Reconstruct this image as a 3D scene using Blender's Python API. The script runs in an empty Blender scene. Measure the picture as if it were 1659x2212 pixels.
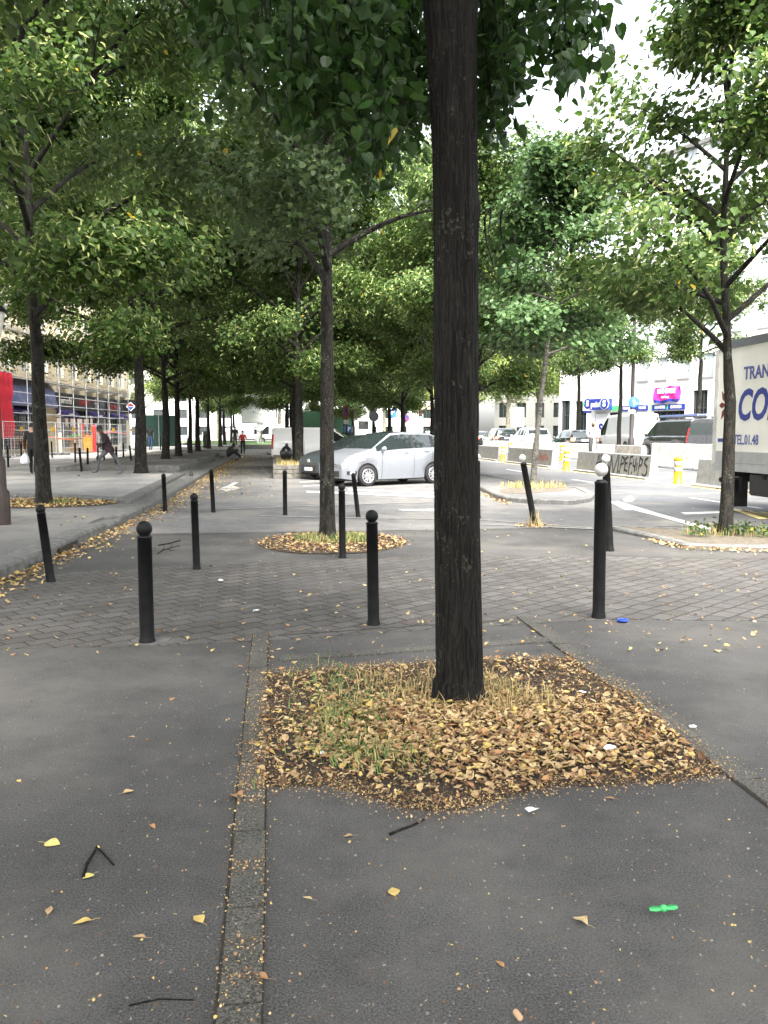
import bpy, bmesh, math, random
import numpy as np
from mathutils import Vector, Matrix, noise
R = math.radians
S = bpy.context.scene
COL = S.collection
RNG = random.Random(11)

# ------------------------------------------------------------------ camera
F, CX, CY, HZ, CAMH = 1810.0, 829.5, 1106.0, 936.0, 1.55      # focal length and horizon of a 1659 x 2212 frame
PITCH = math.atan((CY - HZ) / F)
cd = bpy.data.cameras.new('camera'); cam = bpy.data.objects.new('camera', cd); COL.objects.link(cam)
cd.sensor_fit = 'HORIZONTAL'; cd.sensor_width = 36; cd.lens = 36 * F / 1659
cd.clip_end = 3000; cd.clip_start = .05
cam.location = (0, 0, CAMH); cam.rotation_euler = (math.pi / 2 - PITCH, 0, 0)
S.camera = cam
AX = Vector((-.1317, .9913, 0)); AR = Vector((.9913, .1317, 0))  # along the avenue, across it to the right
AVROT = math.atan2(AX.y, AX.x)
def AV(u, v, z=0): p = AX * u + AR * v; return Vector((p.x, p.y, z))
def gz(v): return max(0., min(.3, (v - 12.6) * .054))            # the far carriageway lies a little higher
def ray(px, py):
    s, c = math.sin(PITCH), math.cos(PITCH); rx, ry = (px - CX) / F, (CY - py) / F
    return Vector((rx, c + ry * s, -s + ry * c))
def G(px, py, z=0):                                             # where that line of sight meets height z
    d = ray(px, py); k = (z - CAMH) / d.z; return Vector((d.x * k, d.y * k, z))
def D(px, py, y):                                               # ... and where it reaches distance y
    d = ray(px, py); k = y / d.y; return Vector((d.x * k, y, CAMH + d.z * k))
def AT(px, v):                                                  # ground point on the line v of the avenue seen in column px
    k = (px - CX) / F * math.cos(PITCH); d = v / (.9913 * k + .1317); return Vector((k * d, d, gz(v)))

# ------------------------------------------------------------------ materials
MATS = {}
def nodes(name):
    m = bpy.data.materials.new(name); m.use_nodes = True
    nt = m.node_tree; return m, nt, nt.nodes, nt.links, nt.nodes['Principled BSDF']
def ramp(nd, pts):
    r = nd.new('ShaderNodeValToRGB'); e = r.color_ramp.elements
    while len(e) < len(pts): e.new(.5)
    for k, (p, c) in enumerate(pts): e[k].position = p; e[k].color = (*c, 1)
    return r
def pm(name, col, rough=.6, metal=0., var=.12, scale=6., bump=0., bscale=60., spec=.5, emit=0., coat=0.):
    if name in MATS: return MATS[name]
    m, nt, nd, lk, b = nodes(name)
    tc = nd.new('ShaderNodeTexCoord'); nz = nd.new('ShaderNodeTexNoise'); nz.inputs['Scale'].default_value = scale
    nz.inputs['Detail'].default_value = 5; lk.new(tc.outputs['Object'], nz.inputs['Vector'])
    r = ramp(nd, [(.3, [c * (1 - var) for c in col]), (.7, [min(1, c * (1 + var)) for c in col])])
    lk.new(nz.outputs['Fac'], r.inputs[0]); lk.new(r.outputs[0], b.inputs['Base Color'])
    b.inputs['Roughness'].default_value = rough; b.inputs['Metallic'].default_value = metal
    b.inputs['Specular IOR Level'].default_value = spec; b.inputs['Coat Weight'].default_value = coat
    if emit: b.inputs['Emission Color'].default_value = (*col, 1); b.inputs['Emission Strength'].default_value = emit
    if bump:
        n2 = nd.new('ShaderNodeTexNoise'); n2.inputs['Scale'].default_value = bscale; n2.inputs['Detail'].default_value = 6
        lk.new(tc.outputs['Object'], n2.inputs['Vector']); bp = nd.new('ShaderNodeBump'); bp.inputs['Strength'].default_value = bump
        bp.inputs['Distance'].default_value = .01; lk.new(n2.outputs['Fac'], bp.inputs['Height']); lk.new(bp.outputs[0], b.inputs['Normal'])
    MATS[name] = m; return m

def asphalt(name, base, tint=(1, 1, 1), stain=.35, speck=.5, sbump=.6, patch=1.2):
    m, nt, nd, lk, b = nodes(name)
    geo = nd.new('ShaderNodeNewGeometry')
    def nz(sc, det=6, ro=.6):
        n = nd.new('ShaderNodeTexNoise'); n.inputs['Scale'].default_value = sc; n.inputs['Detail'].default_value = det
        n.inputs['Roughness'].default_value = ro; lk.new(geo.outputs['Position'], n.inputs['Vector']); return n
    big, mid, fine = nz(.55, 8), nz(patch * 3.1, 8, .7), nz(140, 3)
    c = lambda k: [base * k * t for t in tint]
    r1 = ramp(nd, [(.3, c(1 - stain)), (.5, c(1)), (.72, c(1 + stain * 1.2))]); lk.new(big.outputs['Fac'], r1.inputs[0])
    r2 = ramp(nd, [(.25, (.62, .6, .58)), (.5, (1, 1, 1)), (.68, (1.0, .98, .96)), (.8, (1.55, 1.45, 1.35))]); lk.new(mid.outputs['Fac'], r2.inputs[0])
    mx = nd.new('ShaderNodeMixRGB'); mx.blend_type = 'MULTIPLY'; mx.inputs[0].default_value = .75
    lk.new(r1.outputs[0], mx.inputs[1]); lk.new(r2.outputs[0], mx.inputs[2])
    r3 = ramp(nd, [(.36, (1 - speck,) * 3), (.5, (1, 1, 1)), (.66, (1 + speck * 1.3,) * 3)]); lk.new(fine.outputs['Fac'], r3.inputs[0])
    m2 = nd.new('ShaderNodeMixRGB'); m2.blend_type = 'MULTIPLY'; m2.inputs[0].default_value = .8
    lk.new(mx.outputs[0], m2.inputs[1]); lk.new(r3.outputs[0], m2.inputs[2])
    vo = nd.new('ShaderNodeTexVoronoi'); vo.inputs['Scale'].default_value = 26; lk.new(geo.outputs['Position'], vo.inputs['Vector'])
    r4 = ramp(nd, [(.0, (1, 1, 1)), (.11, (1, 1, 1)), (.15, (0, 0, 0))]); lk.new(vo.outputs['Distance'], r4.inputs[0])   # pale grit and old gum
    wn = nd.new('ShaderNodeTexWhiteNoise'); lk.new(vo.outputs['Position'], wn.inputs['Vector'])
    th = nd.new('ShaderNodeMath'); th.operation = 'GREATER_THAN'; th.inputs[1].default_value = .8; lk.new(wn.outputs['Value'], th.inputs[0])
    ml = nd.new('ShaderNodeMath'); ml.operation = 'MULTIPLY'; lk.new(r4.outputs[0], ml.inputs[0]); lk.new(th.outputs[0], ml.inputs[1])
    m3 = nd.new('ShaderNodeMixRGB'); m3.inputs[2].default_value = (*c(2.6), 1); lk.new(ml.outputs[0], m3.inputs[0]); lk.new(m2.outputs[0], m3.inputs[1])
    st, s2 = nz(1.7, 10, .78), nz(.5, 2)
    sm_ = nd.new('ShaderNodeMath'); sm_.operation = 'MULTIPLY'; lk.new(st.outputs['Fac'], sm_.inputs[0]); lk.new(s2.outputs['Fac'], sm_.inputs[1])
    r5 = ramp(nd, [(.22, (0, 0, 0)), (.36, (.7, .7, .7))]); lk.new(sm_.outputs[0], r5.inputs[0])          # dried pale stains
    m4 = nd.new('ShaderNodeMixRGB'); m4.inputs[2].default_value = (base * 1.75, base * 1.62, base * 1.45, 1); lk.new(r5.outputs[0], m4.inputs[0]); lk.new(m3.outputs[0], m4.inputs[1])
    lk.new(m4.outputs[0], b.inputs['Base Color'])
    b.inputs['Roughness'].default_value = .85; b.inputs['Specular IOR Level'].default_value = .3
    f2 = nz(260, 3, .5); bp = nd.new('ShaderNodeBump'); bp.inputs['Strength'].default_value = sbump; bp.inputs['Distance'].default_value = .004
    lk.new(f2.outputs['Fac'], bp.inputs['Height']); lk.new(bp.outputs[0], b.inputs['Normal'])
    MATS[name] = m; return m

def sett_material():
    m, nt, nd, lk, b = nodes('granite_setts')
    geo = nd.new('ShaderNodeNewGeometry'); mp = nd.new('ShaderNodeMapping'); mp.inputs['Rotation'].default_value = (0, 0, R(-44))
    wv = nd.new('ShaderNodeTexNoise'); wv.inputs['Scale'].default_value = 2.2; wv.inputs['Detail'].default_value = 3
    lk.new(geo.outputs['Position'], wv.inputs['Vector'])
    ad = nd.new('ShaderNodeVectorMath'); ad.operation = 'MULTIPLY_ADD'; ad.inputs[1].default_value = (.06, .06, 0)
    lk.new(wv.outputs['Color'], ad.inputs[0]); lk.new(geo.outputs['Position'], ad.inputs[2]); lk.new(ad.outputs[0], mp.inputs['Vector'])
    br = nd.new('ShaderNodeTexBrick'); br.inputs['Scale'].default_value = 1; br.inputs['Brick Width'].default_value = .235; br.inputs['Row Height'].default_value = .165
    br.inputs['Mortar Size'].default_value = .0095; br.inputs['Mortar Smooth'].default_value = .4; br.inputs['Bias'].default_value = 0
    br.inputs['Color1'].default_value = (.074, .069, .064, 1); br.inputs['Color2'].default_value = (.105, .098, .091, 1); br.inputs['Mortar'].default_value = (.034, .026, .02, 1)
    lk.new(mp.outputs[0], br.inputs['Vector'])
    n = nd.new('ShaderNodeTexNoise'); n.inputs['Scale'].default_value = 1.1; n.inputs['Detail'].default_value = 8; n.inputs['Roughness'].default_value = .7
    lk.new(geo.outputs['Position'], n.inputs['Vector'])
    r = ramp(nd, [(.3, (.65, .64, .63)), (.55, (1, 1, 1)), (.75, (1.5, 1.44, 1.38))]); lk.new(n.outputs['Fac'], r.inputs[0])
    mx = nd.new('ShaderNodeMixRGB'); mx.blend_type = 'MULTIPLY'; mx.inputs[0].default_value = .9; lk.new(br.outputs['Color'], mx.inputs[1]); lk.new(r.outputs[0], mx.inputs[2])
    # worn patches where the joints are filled with asphalt
    n3 = nd.new('ShaderNodeTexNoise'); n3.inputs['Scale'].default_value = .8; n3.inputs['Detail'].default_value = 4; lk.new(geo.outputs['Position'], n3.inputs['Vector'])
    r3 = ramp(nd, [(.54, (0, 0, 0)), (.68, (.75, .75, .75))]); lk.new(n3.outputs['Fac'], r3.inputs[0])
    m3 = nd.new('ShaderNodeMixRGB'); m3.inputs[2].default_value = (.08, .075, .071, 1); lk.new(r3.outputs[0], m3.inputs[0]); lk.new(mx.outputs[0], m3.inputs[1])
    fn = nd.new('ShaderNodeTexNoise'); fn.inputs['Scale'].default_value = 130; lk.new(geo.outputs['Position'], fn.inputs['Vector'])
    rf = ramp(nd, [(.35, (.6,) * 3), (.65, (1.45,) * 3)]); lk.new(fn.outputs['Fac'], rf.inputs[0])
    m4 = nd.new('ShaderNodeMixRGB'); m4.blend_type = 'MULTIPLY'; m4.inputs[0].default_value = .7; lk.new(m3.outputs[0], m4.inputs[1]); lk.new(rf.outputs[0], m4.inputs[2])
    lk.new(m4.outputs[0], b.inputs['Base Color']); b.inputs['Roughness'].default_value = .8; b.inputs['Specular IOR Level'].default_value = .35
    bp = nd.new('ShaderNodeBump'); bp.invert = True; bp.inputs['Strength'].default_value = .8; bp.inputs['Distance'].default_value = .012
    lk.new(br.outputs['Fac'], bp.inputs['Height']); lk.new(bp.outputs[0], b.inputs['Normal'])
    return m

def bark(name, dark, light, zs=.12, sc=26., bump=1.0, lichen=.5):
    m, nt, nd, lk, b = nodes(name)
    tc = nd.new('ShaderNodeTexCoord'); mp = nd.new('ShaderNodeMapping'); mp.inputs['Scale'].default_value = (1, 1, zs)
    lk.new(tc.outputs['Object'], mp.inputs['Vector'])
    n = nd.new('ShaderNodeTexNoise'); n.inputs['Scale'].default_value = sc; n.inputs['Detail'].default_value = 7; n.inputs['Roughness'].default_value = .65; n.inputs['Distortion'].default_value = .6
    lk.new(mp.outputs[0], n.inputs['Vector'])
    r = ramp(nd, [(.34, [c * .6 for c in dark]), (.465, dark), (.497, [c * 1.5 for c in light]), (.515, [c * 1.6 for c in light]), (.55, dark), (.66, light)]); lk.new(n.outputs['Fac'], r.inputs[0])
    l = nd.new('ShaderNodeTexNoise'); l.inputs['Scale'].default_value = 48; l.inputs['Detail'].default_value = 4; lk.new(tc.outputs['Object'], l.inputs['Vector'])
    l2 = nd.new('ShaderNodeTexNoise'); l2.inputs['Scale'].default_value = 6; lk.new(tc.outputs['Object'], l2.inputs['Vector'])
    ml = nd.new('ShaderNodeMath'); ml.operation = 'MULTIPLY'; lk.new(l.outputs['Fac'], ml.inputs[0]); lk.new(l2.outputs['Fac'], ml.inputs[1])
    rl = ramp(nd, [(.355, (0, 0, 0)), (.39, (lichen,) * 3)]); lk.new(ml.outputs[0], rl.inputs[0])
    mx = nd.new('ShaderNodeMixRGB'); mx.inputs[2].default_value = (.16, .165, .13, 1); lk.new(rl.outputs[0], mx.inputs[0]); lk.new(r.outputs[0], mx.inputs[1])
    lk.new(mx.outputs[0], b.inputs['Base Color']); b.inputs['Roughness'].default_value = .9; b.inputs['Specular IOR Level'].default_value = .2
    bp = nd.new('ShaderNodeBump'); bp.inputs['Strength'].default_value = bump; bp.inputs['Distance'].default_value = .02
    lk.new(n.outputs['Fac'], bp.inputs['Height']); lk.new(bp.outputs[0], b.inputs['Normal'])
    MATS[name] = m; return m

def leafmat(name, c0, c1, c2, under, trans=.32, rough=.42):
    m, nt, nd, lk, b = nodes(name)
    at = nd.new('ShaderNodeAttribute'); at.attribute_name = 'tone'
    r = ramp(nd, [(0, c0), (.55, c1), (1, c2)]); lk.new(at.outputs['Fac'], r.inputs[0])
    geo = nd.new('ShaderNodeNewGeometry'); mx = nd.new('ShaderNodeMixRGB'); mx.inputs[2].default_value = (*under, 1)
    mm = nd.new('ShaderNodeMath'); mm.operation = 'MULTIPLY'; mm.inputs[1].default_value = .75
    lk.new(geo.outputs['Backfacing'], mm.inputs[0]); lk.new(mm.outputs[0], mx.inputs[0]); lk.new(r.outputs[0], mx.inputs[1])
    lk.new(mx.outputs[0], b.inputs['Base Color']); b.inputs['Roughness'].default_value = rough; b.inputs['Specular IOR Level'].default_value = .25
    t = nd.new('ShaderNodeBsdfTranslucent'); hs = nd.new('ShaderNodeHueSaturation'); hs.inputs['Saturation'].default_value = 1.1; hs.inputs['Value'].default_value = 1.3
    lk.new(r.outputs[0], hs.inputs['Color']); lk.new(hs.outputs[0], t.inputs['Color'])
    ms = nd.new('ShaderNodeMixShader'); ms.inputs[0].default_value = trans
    lk.new(b.outputs[0], ms.inputs[1]); lk.new(t.outputs[0], ms.inputs[2]); lk.new(ms.outputs[0], nd['Material Output'].inputs['Surface'])
    MATS[name] = m; return m

# ------------------------------------------------------------------ mesh builder
class MB:
    def __init__(s): s.v = []; s.f = []; s.m = []; s.s = []
    def add(s, vs, fs, mat=0, smooth=False, M=None):
        o = len(s.v)
        for v in vs:
            v = Vector(v); s.v.append(tuple(M @ v if M else v))
        for f in fs: s.f.append([i + o for i in f]); s.m.append(mat); s.s.append(smooth)
        return s
    def box(s, x0, x1, y0, y1, z0, z1, mat=0, M=None, bev=0.):
        if bev:
            b = bev; pr = [(x0 + b, y0), (x1 - b, y0), (x1, y0 + b), (x1, y1 - b), (x1 - b, y1), (x0 + b, y1), (x0, y1 - b), (x0, y0 + b)]
            cx, cy = (x0 + x1) / 2, (y0 + y1) / 2
            kx, ky = 1 - 2 * b / max(1e-6, x1 - x0), 1 - 2 * b / max(1e-6, y1 - y0)
            sh = lambda z: [((x - cx) * kx + cx, (y - cy) * ky + cy, z) for x, y in pr]
            L = [sh(z0), [(x, y, z0 + b) for x, y in pr], [(x, y, z1 - b) for x, y in pr], sh(z1)]
            return s.loft(L, mat, True, False, M)
        return s.add([(x0, y0, z0), (x1, y0, z0), (x1, y1, z0), (x0, y1, z0), (x0, y0, z1), (x1, y0, z1), (x1, y1, z1), (x0, y1, z1)],
                     [(0, 3, 2, 1), (4, 5, 6, 7), (0, 1, 5, 4), (1, 2, 6, 5), (2, 3, 7, 6), (3, 0, 4, 7)], mat, False, M)
    def loft(s, rings, mat=0, cap=True, smooth=True, M=None):
        n = len(rings[0]); vs = [p for r in rings for p in r]; fs = []
        for i in range(len(rings) - 1):
            for j in range(n): fs.append((i * n + j, i * n + (j + 1) % n, (i + 1) * n + (j + 1) % n, (i + 1) * n + j))
        s.add(vs, fs, mat, smooth, M)
        if cap:
            s.add(rings[0], [tuple(range(n))[::-1]], mat, False, M); s.add(rings[-1], [tuple(range(n))], mat, False, M)
        return s
    def prism(s, poly, z0, z1, mat=0, M=None):
        return s.loft([[(x, y, z0) for x, y in poly], [(x, y, z1) for x, y in poly]], mat, True, False, M)
    def tube(s, pts, rad, n=8, mat=0, cap=True, smooth=True, M=None):
        pts = [Vector(p) for p in pts]; rad = rad if hasattr(rad, '__len__') else [rad] * len(pts); rings = []
        t = (pts[1] - pts[0]).normalized(); a = Vector((1, 0, 0)) if abs(t.x) < .8 else Vector((0, 1, 0)); a = (a - t * a.dot(t)).normalized()
        for i, p in enumerate(pts):
            t = (pts[min(i + 1, len(pts) - 1)] - pts[max(i - 1, 0)]).normalized(); a = (a - t * a.dot(t)).normalized(); b = t.cross(a)
            rings.append([p + (a * math.cos(q) + b * math.sin(q)) * rad[i] for q in [2 * math.pi * k / n for k in range(n)]])
        return s.loft(rings, mat, cap, smooth, M)
    def lathe(s, prof, n=20, mat=0, M=None, smooth=True, c=(0, 0)):
        rings = [[(c[0] + r * math.cos(2 * math.pi * k / n), c[1] + r * math.sin(2 * math.pi * k / n), z) for k in range(n)] for r, z in prof]
        return s.loft(rings, mat, True, smooth, M)
    def ball(s, c, r, n=12, mat=0, sc=(1, 1, 1), M=None):
        k = n // 2; pr = [(math.sin(math.pi * i / k) * r + 1e-4, -math.cos(math.pi * i / k) * r) for i in range(k + 1)]
        rings = [[(c[0] + rr * math.cos(2 * math.pi * j / n) * sc[0], c[1] + rr * math.sin(2 * math.pi * j / n) * sc[1], c[2] + z * sc[2]) for j in range(n)] for rr, z in pr]
        return s.loft(rings, mat, True, True, M)
    def quad(s, a, b, c, d, mat=0, M=None): return s.add([a, b, c, d], [(0, 1, 2, 3)], mat, False, M)
    def build(s, name, mats, parent=None, loc=None):
        me = bpy.data.meshes.new(name); me.from_pydata(s.v, [], s.f)
        for m in (mats if isinstance(mats, (list, tuple)) else [mats]): me.materials.append(m)
        me.polygons.foreach_set('material_index', s.m); me.polygons.foreach_set('use_smooth', s.s); me.update()
        o = bpy.data.objects.new(name, me); COL.objects.link(o)
        if parent: o.parent = parent
        if loc is not None: o.location = loc
        return o

def mesh_np(name, V, Fc, mats, mi=None, tone=None, smooth=False):
    me = bpy.data.meshes.new(name); k = Fc.shape[1]
    me.vertices.add(len(V)); me.vertices.foreach_set('co', np.ascontiguousarray(V, dtype=np.float32).ravel())
    me.loops.add(Fc.size); me.loops.foreach_set('vertex_index', Fc.ravel().astype(np.int32))
    me.polygons.add(len(Fc)); me.polygons.foreach_set('loop_start', np.arange(0, Fc.size, k, dtype=np.int32))
    for m in mats: me.materials.append(m)
    if mi is not None: me.polygons.foreach_set('material_index', mi.astype(np.int32))
    me.polygons.foreach_set('use_smooth', np.full(len(Fc), smooth))
    me.update(calc_edges=True)
    if tone is not None:
        a = me.attributes.new('tone', 'FLOAT', 'FACE'); a.data.foreach_set('value', tone.astype(np.float32))
    return me

# ------------------------------------------------------------------ things, parts, structure
def tag(o, label=None, cat=None, group=None, kind=None):
    if label: o['label'] = label
    if cat: o['category'] = cat
    if group: o['group'] = group
    if kind: o['kind'] = kind
    return o
def thing(name, label, cat, loc=(0, 0, 0), rotz=0., group=None):
    o = bpy.data.objects.new(name, None); COL.objects.link(o); o.empty_display_size = .2
    o.location = loc; o.rotation_euler = (0, 0, rotz); return tag(o, label, cat, group)
def struct(name, mb, m): return tag(mb.build(name, m), kind='structure')
KIDS = {}
def dup(root, loc=None, rotz=None, label=None, scale=None):
    def cp(o, par):
        c = o.copy(); COL.objects.link(c); c.parent = par
        for ch in o.children: cp(ch, c)
        return c
    r = cp(root, None)
    if loc is not None: r.location = loc
    if rotz is not None: r.rotation_euler = (0, 0, rotz)
    if label: r['label'] = label
    if scale: r.scale = (scale,) * 3
    return r
def text(s, size, mat, parent, loc, rot=(math.pi / 2, 0, 0), name='lettering', depth=.004, align='CENTER', sx=1., bold=0., shear=0.):
    cu = bpy.data.curves.new(name, 'FONT'); cu.body = s; cu.size = size; cu.extrude = depth; cu.align_x = align; cu.align_y = 'CENTER'
    cu.offset = bold; cu.shear = shear; cu.resolution_u = 3
    t = bpy.data.objects.new(name + '_curve', cu); COL.objects.link(t)
    dg = bpy.context.evaluated_depsgraph_get(); me = bpy.data.meshes.new_from_object(t.evaluated_get(dg)); bpy.data.objects.remove(t)
    me.materials.clear(); me.materials.append(mat)
    o = bpy.data.objects.new(name, me); COL.objects.link(o); o.parent = parent; o.location = loc; o.rotation_euler = rot; o.scale = (sx, 1, 1)
    return o

# ------------------------------------------------------------------ shared materials
ASPH = asphalt('asphalt_footway', .067, (1, .965, .925), stain=.34, speck=.6, sbump=.1)
ASPH2 = asphalt('asphalt_yard', .125, (1, .985, .97), stain=.22)
ROADM = asphalt('asphalt_road', .088, (.97, 1, 1.05), stain=.15, speck=.3)
TERR = asphalt('asphalt_terrace', .125, (1.02, 1, .96), stain=.25)
TERR_LIT = asphalt('asphalt_terrace_lit', .24, (1.02, 1, .96), stain=.2)  # terrace asphalt again, with open-sky brightness put into its colour
SETT = sett_material()
GRAN = pm('granite_kerb', (.125, .122, .114), .8, var=.4, scale=9, bump=.5, bscale=50)
GRAND = asphalt('stone_border', .078, (1, .96, .83), stain=.3, speck=.85, sbump=.5)
JOINT = pm('joint_dirt', (.03, .024, .018), .95, var=.5, scale=30)
PAINTW = pm('worn_paint', (.19, .185, .175), .8, var=.3, scale=6)
PAINT = pm('road_paint', (.4, .4, .385), .7, var=.35, scale=11)
PAINTY = pm('road_paint_yellow', (.62, .5, .2), .7, var=.3, scale=9)
SOIL = pm('soil', (.042, .030, .02), .95, var=.5, scale=35, bump=1, bscale=90)
SAND = pm('dusty_soil', (.11, .092, .068), .95, var=.4, scale=14, bump=1, bscale=70)
BLACKP = pm('black_paint', (.0075, .0075, .0078), .55, spec=.18, var=.5, scale=10, bump=.12, bscale=50)
WHITEP = pm('white_ball_paint', (.52, .52, .49), .5, var=.2, scale=12, bump=.1)
RUBBER = pm('rubber', (.012, .012, .013), .75)
DARKP = pm('dark_plastic', (.016, .016, .018), .5)
GLASS = pm('dark_glass', (.018, .024, .024), .04, var=.05, spec=.9)
WGLASS = pm('window_glass', (.05, .06, .065), .06, var=.2, spec=.8)
CHROME = pm('alloy', (.62, .62, .63), .3, .85)
STEEL = pm('galvanised_steel', (.5, .51, .52), .45, .6, var=.15)
LAMPC = pm('clear_lamp', (.7, .72, .74), .12, var=.1, spec=.8)
REDL = pm('red_lamp', (.45, .02, .02), .2, var=.1)
REDLIT = pm('red_lamp_lit', (1., .1, .05), .3, var=.05, emit=2.2)
WHITEB = pm('white_render', (.78, .78, .76), .85, var=.06, scale=.7)
CREAM = pm('cream_render', (.62, .54, .38), .9, var=.12, scale=.8)
CONC = pm('concrete', (.22, .217, .205), .9, var=.2, scale=5, bump=.3)
CONCW = pm('whitewashed_concrete', (.5, .5, .48), .9, var=.15, scale=5, bump=.3)
WHITE = pm('white_gloss', (.8, .8, .8), .4, var=.03)
BLUE = pm('sign_blue', (.02, .035, .22), .4, var=.05)
BLUE2 = pm('traffic_blue', (.04, .16, .5), .35, var=.08)
GREENP = pm('sign_green', (.08, .5, .15), .5, var=.05)
PINK = pm('banner_pink', (.75, .03, .28), .5, var=.1)
RED = pm('sign_red', (.42, .02, .02), .5, var=.08)
YELL = pm('post_yellow', (.46, .25, .006), .45, var=.12)
REFL = pm('grey_reflector', (.3, .31, .32), .35, var=.1)
PURP = pm('purple_awning', (.03, .02, .13), .7)
BLK = pm('black_sign', (.012, .012, .013), .45)
SKIN1 = pm('skin_dark', (.05, .028, .019), .55); SKIN2 = pm('skin_tan', (.32, .19, .12), .55)
# ------------------------------------------------------------------ sky and light
w = bpy.data.worlds.new('World'); S.world = w; w.use_nodes = True
wn = w.node_tree.nodes; wl = w.node_tree.links; bg = wn['Background']
sky = wn.new('ShaderNodeTexSky'); sky.sky_type = 'NISHITA'; sky.sun_disc = False
SUN_EL, SUN_AZ = R(55), R(172)
sky.sun_elevation = SUN_EL; sky.sun_rotation = SUN_AZ; sky.dust_density = 4; sky.air_density = 1.2
hs = wn.new('ShaderNodeHueSaturation'); hs.inputs['Saturation'].default_value = .28
wl.new(sky.outputs[0], hs.inputs['Color']); wl.new(hs.outputs[0], bg.inputs['Color']); bg.inputs['Strength'].default_value = .15
sl = bpy.data.lights.new('sun', 'SUN'); so = bpy.data.objects.new('sun', sl); COL.objects.link(so)
sl.energy = 3.1; sl.angle = R(40); sl.color = (1, .97, .92)
sd = Vector((math.cos(SUN_EL) * math.sin(SUN_AZ), math.cos(SUN_EL) * math.cos(SUN_AZ), math.sin(SUN_EL)))
so.rotation_euler = (-sd).to_track_quat('-Z', 'Y').to_euler(); so.location = (20, 10, 40)
vs = S.view_settings; vs.view_transform = 'Standard'; vs.look = 'None'; vs.gamma = 1; vs.exposure = 2.55; vs.use_curve_mapping = False
S.cycles.use_denoising = True; S.cycles.max_bounces = 7; S.cycles.diffuse_bounces = 4; S.cycles.glossy_bounces = 3; S.cycles.transmission_bounces = 4
S.cycles.use_adaptive_sampling = True; S.cycles.adaptive_threshold = .012

# ------------------------------------------------------------------ ground sheets (avenue coordinates u along, v across)
def uvgrid(name, us, vs_, zf, mat, dz=0.):
    b = MB(); n = len(vs_)
    P = [AV(u, v, zf(u, v) + dz) for u in us for v in vs_]
    b.add(P, [(i * n + j, (i + 1) * n + j, (i + 1) * n + j + 1, i * n + j + 1)[::-1] for i in range(len(us) - 1) for j in range(n - 1)])
    return struct(name, b, mat)
flat = lambda u, v: gz(v)
uvgrid('ground', [-700, -60, 0, 60, 160, 900], [-700, -60, 0, 12.6, 18.2, 60, 700], flat, ASPH)
uvgrid('parking_yard', [13.2, 200], [-2.45, 7.3], flat, ASPH2, .004)
uvgrid('road', [-80, 200], [7.3, 12.6], flat, ROADM, .006)
uvgrid('cycle_lane', [-80, 200], [12.6, 18.2], flat, ROADM, .006)
uvgrid('far_carriageway', [-80, 200], [18.2, 27], flat, ROADM, .006)
def flatpoly(name, pts, z, mat, th=.05):                         # a slab whose top lies at z
    b = MB(); b.prism([(p[0], p[1]) for p in pts], z - th, z, 0); return struct(name, b, mat)
# the band of setts that crosses the avenue
sp = [G(-60, 1283), G(140, 1238), G(420, 1222), G(640, 1212), G(900, 1203), G(1300, 1203), G(1480, 1206), G(1760, 1206), G(1760, 1344), G(1320, 1338), G(1195, 1345), G(900, 1362), G(560, 1385), G(300, 1396), G(-90, 1404)]
flatpoly('sett_paving', sp[::-1], .004, SETT, .02)
# stone borders and the asphalt strip round the near tree pit
def strip(name, u0, u1, v0, v1, z, mat, step=.62, gap=.012, jit=.004, seed=1):
    rr = random.Random(seed); b = MB(); u = u0
    while u < u1 - .02:
        e = min(u1, u + step * rr.uniform(.75, 1.2)); j = rr.uniform(-jit, jit)
        a = [AV(u + gap, v0 + j), AV(e, v0 + j), AV(e, v1 + j), AV(u + gap, v1 + j)]
        b.prism([(p.x, p.y) for p in a], z - .04, z + rr.uniform(-.0015, .0015)); u = e
    return struct(name, b, mat)
PU0, PU1, PV0, PV1 = 3.62, 5.62, .02, 2.02
uvgrid('border_bedding', [1.0, 6.45], [-.174, -.042], lambda u, v: 0, JOINT, .0045); uvgrid('border_bedding', [1.6, 6.75], [2.022, 2.158], lambda u, v: 0, JOINT, .0045)
strip('stone_border', 1.0, 6.45, -.166, -.05, .012, GRAND, seed=3); strip('stone_border', 1.6, 6.75, 2.03, 2.15, .012, GRAND, seed=4)
flatpoly('pit_edging', [AV(5.63, .03), AV(5.75, .03), AV(6.03, 2.05), AV(5.90, 2.05)][::-1], .011, GRAND, .04)
flatpoly('edging_joint', [AV(6.36, .03), AV(6.375, .03), AV(6.70, 2.05), AV(6.68, 2.05)][::-1], .006, JOINT, .02)
pit0 = [G(568, 1457), G(700, 1448), G(870, 1436), G(1060, 1428), G(1228, 1421), G(1300, 1476), G(1352, 1500), G(1375, 1515), G(1470, 1597), G(1560, 1672), G(1480, 1686), G(1370, 1694), G(1190, 1702), G(1120, 1716), G(1040, 1738), G(960, 1752), G(880, 1748), G(800, 1722), G(745, 1706), G(690, 1698), G(560, 1700), G(548, 1640), G(560, 1560)]
rp_ = random.Random(9); pit = []
for a_, c_ in zip(pit0, pit0[1:] + pit0[:1]):
    for k in range(5): q_ = a_.lerp(c_, k / 5); pit.append(q_ + Vector((rp_.gauss(0, .007), rp_.gauss(0, .012), 0)))
flatpoly('pit_soil', pit[::-1], .003, SOIL, .02)
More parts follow.
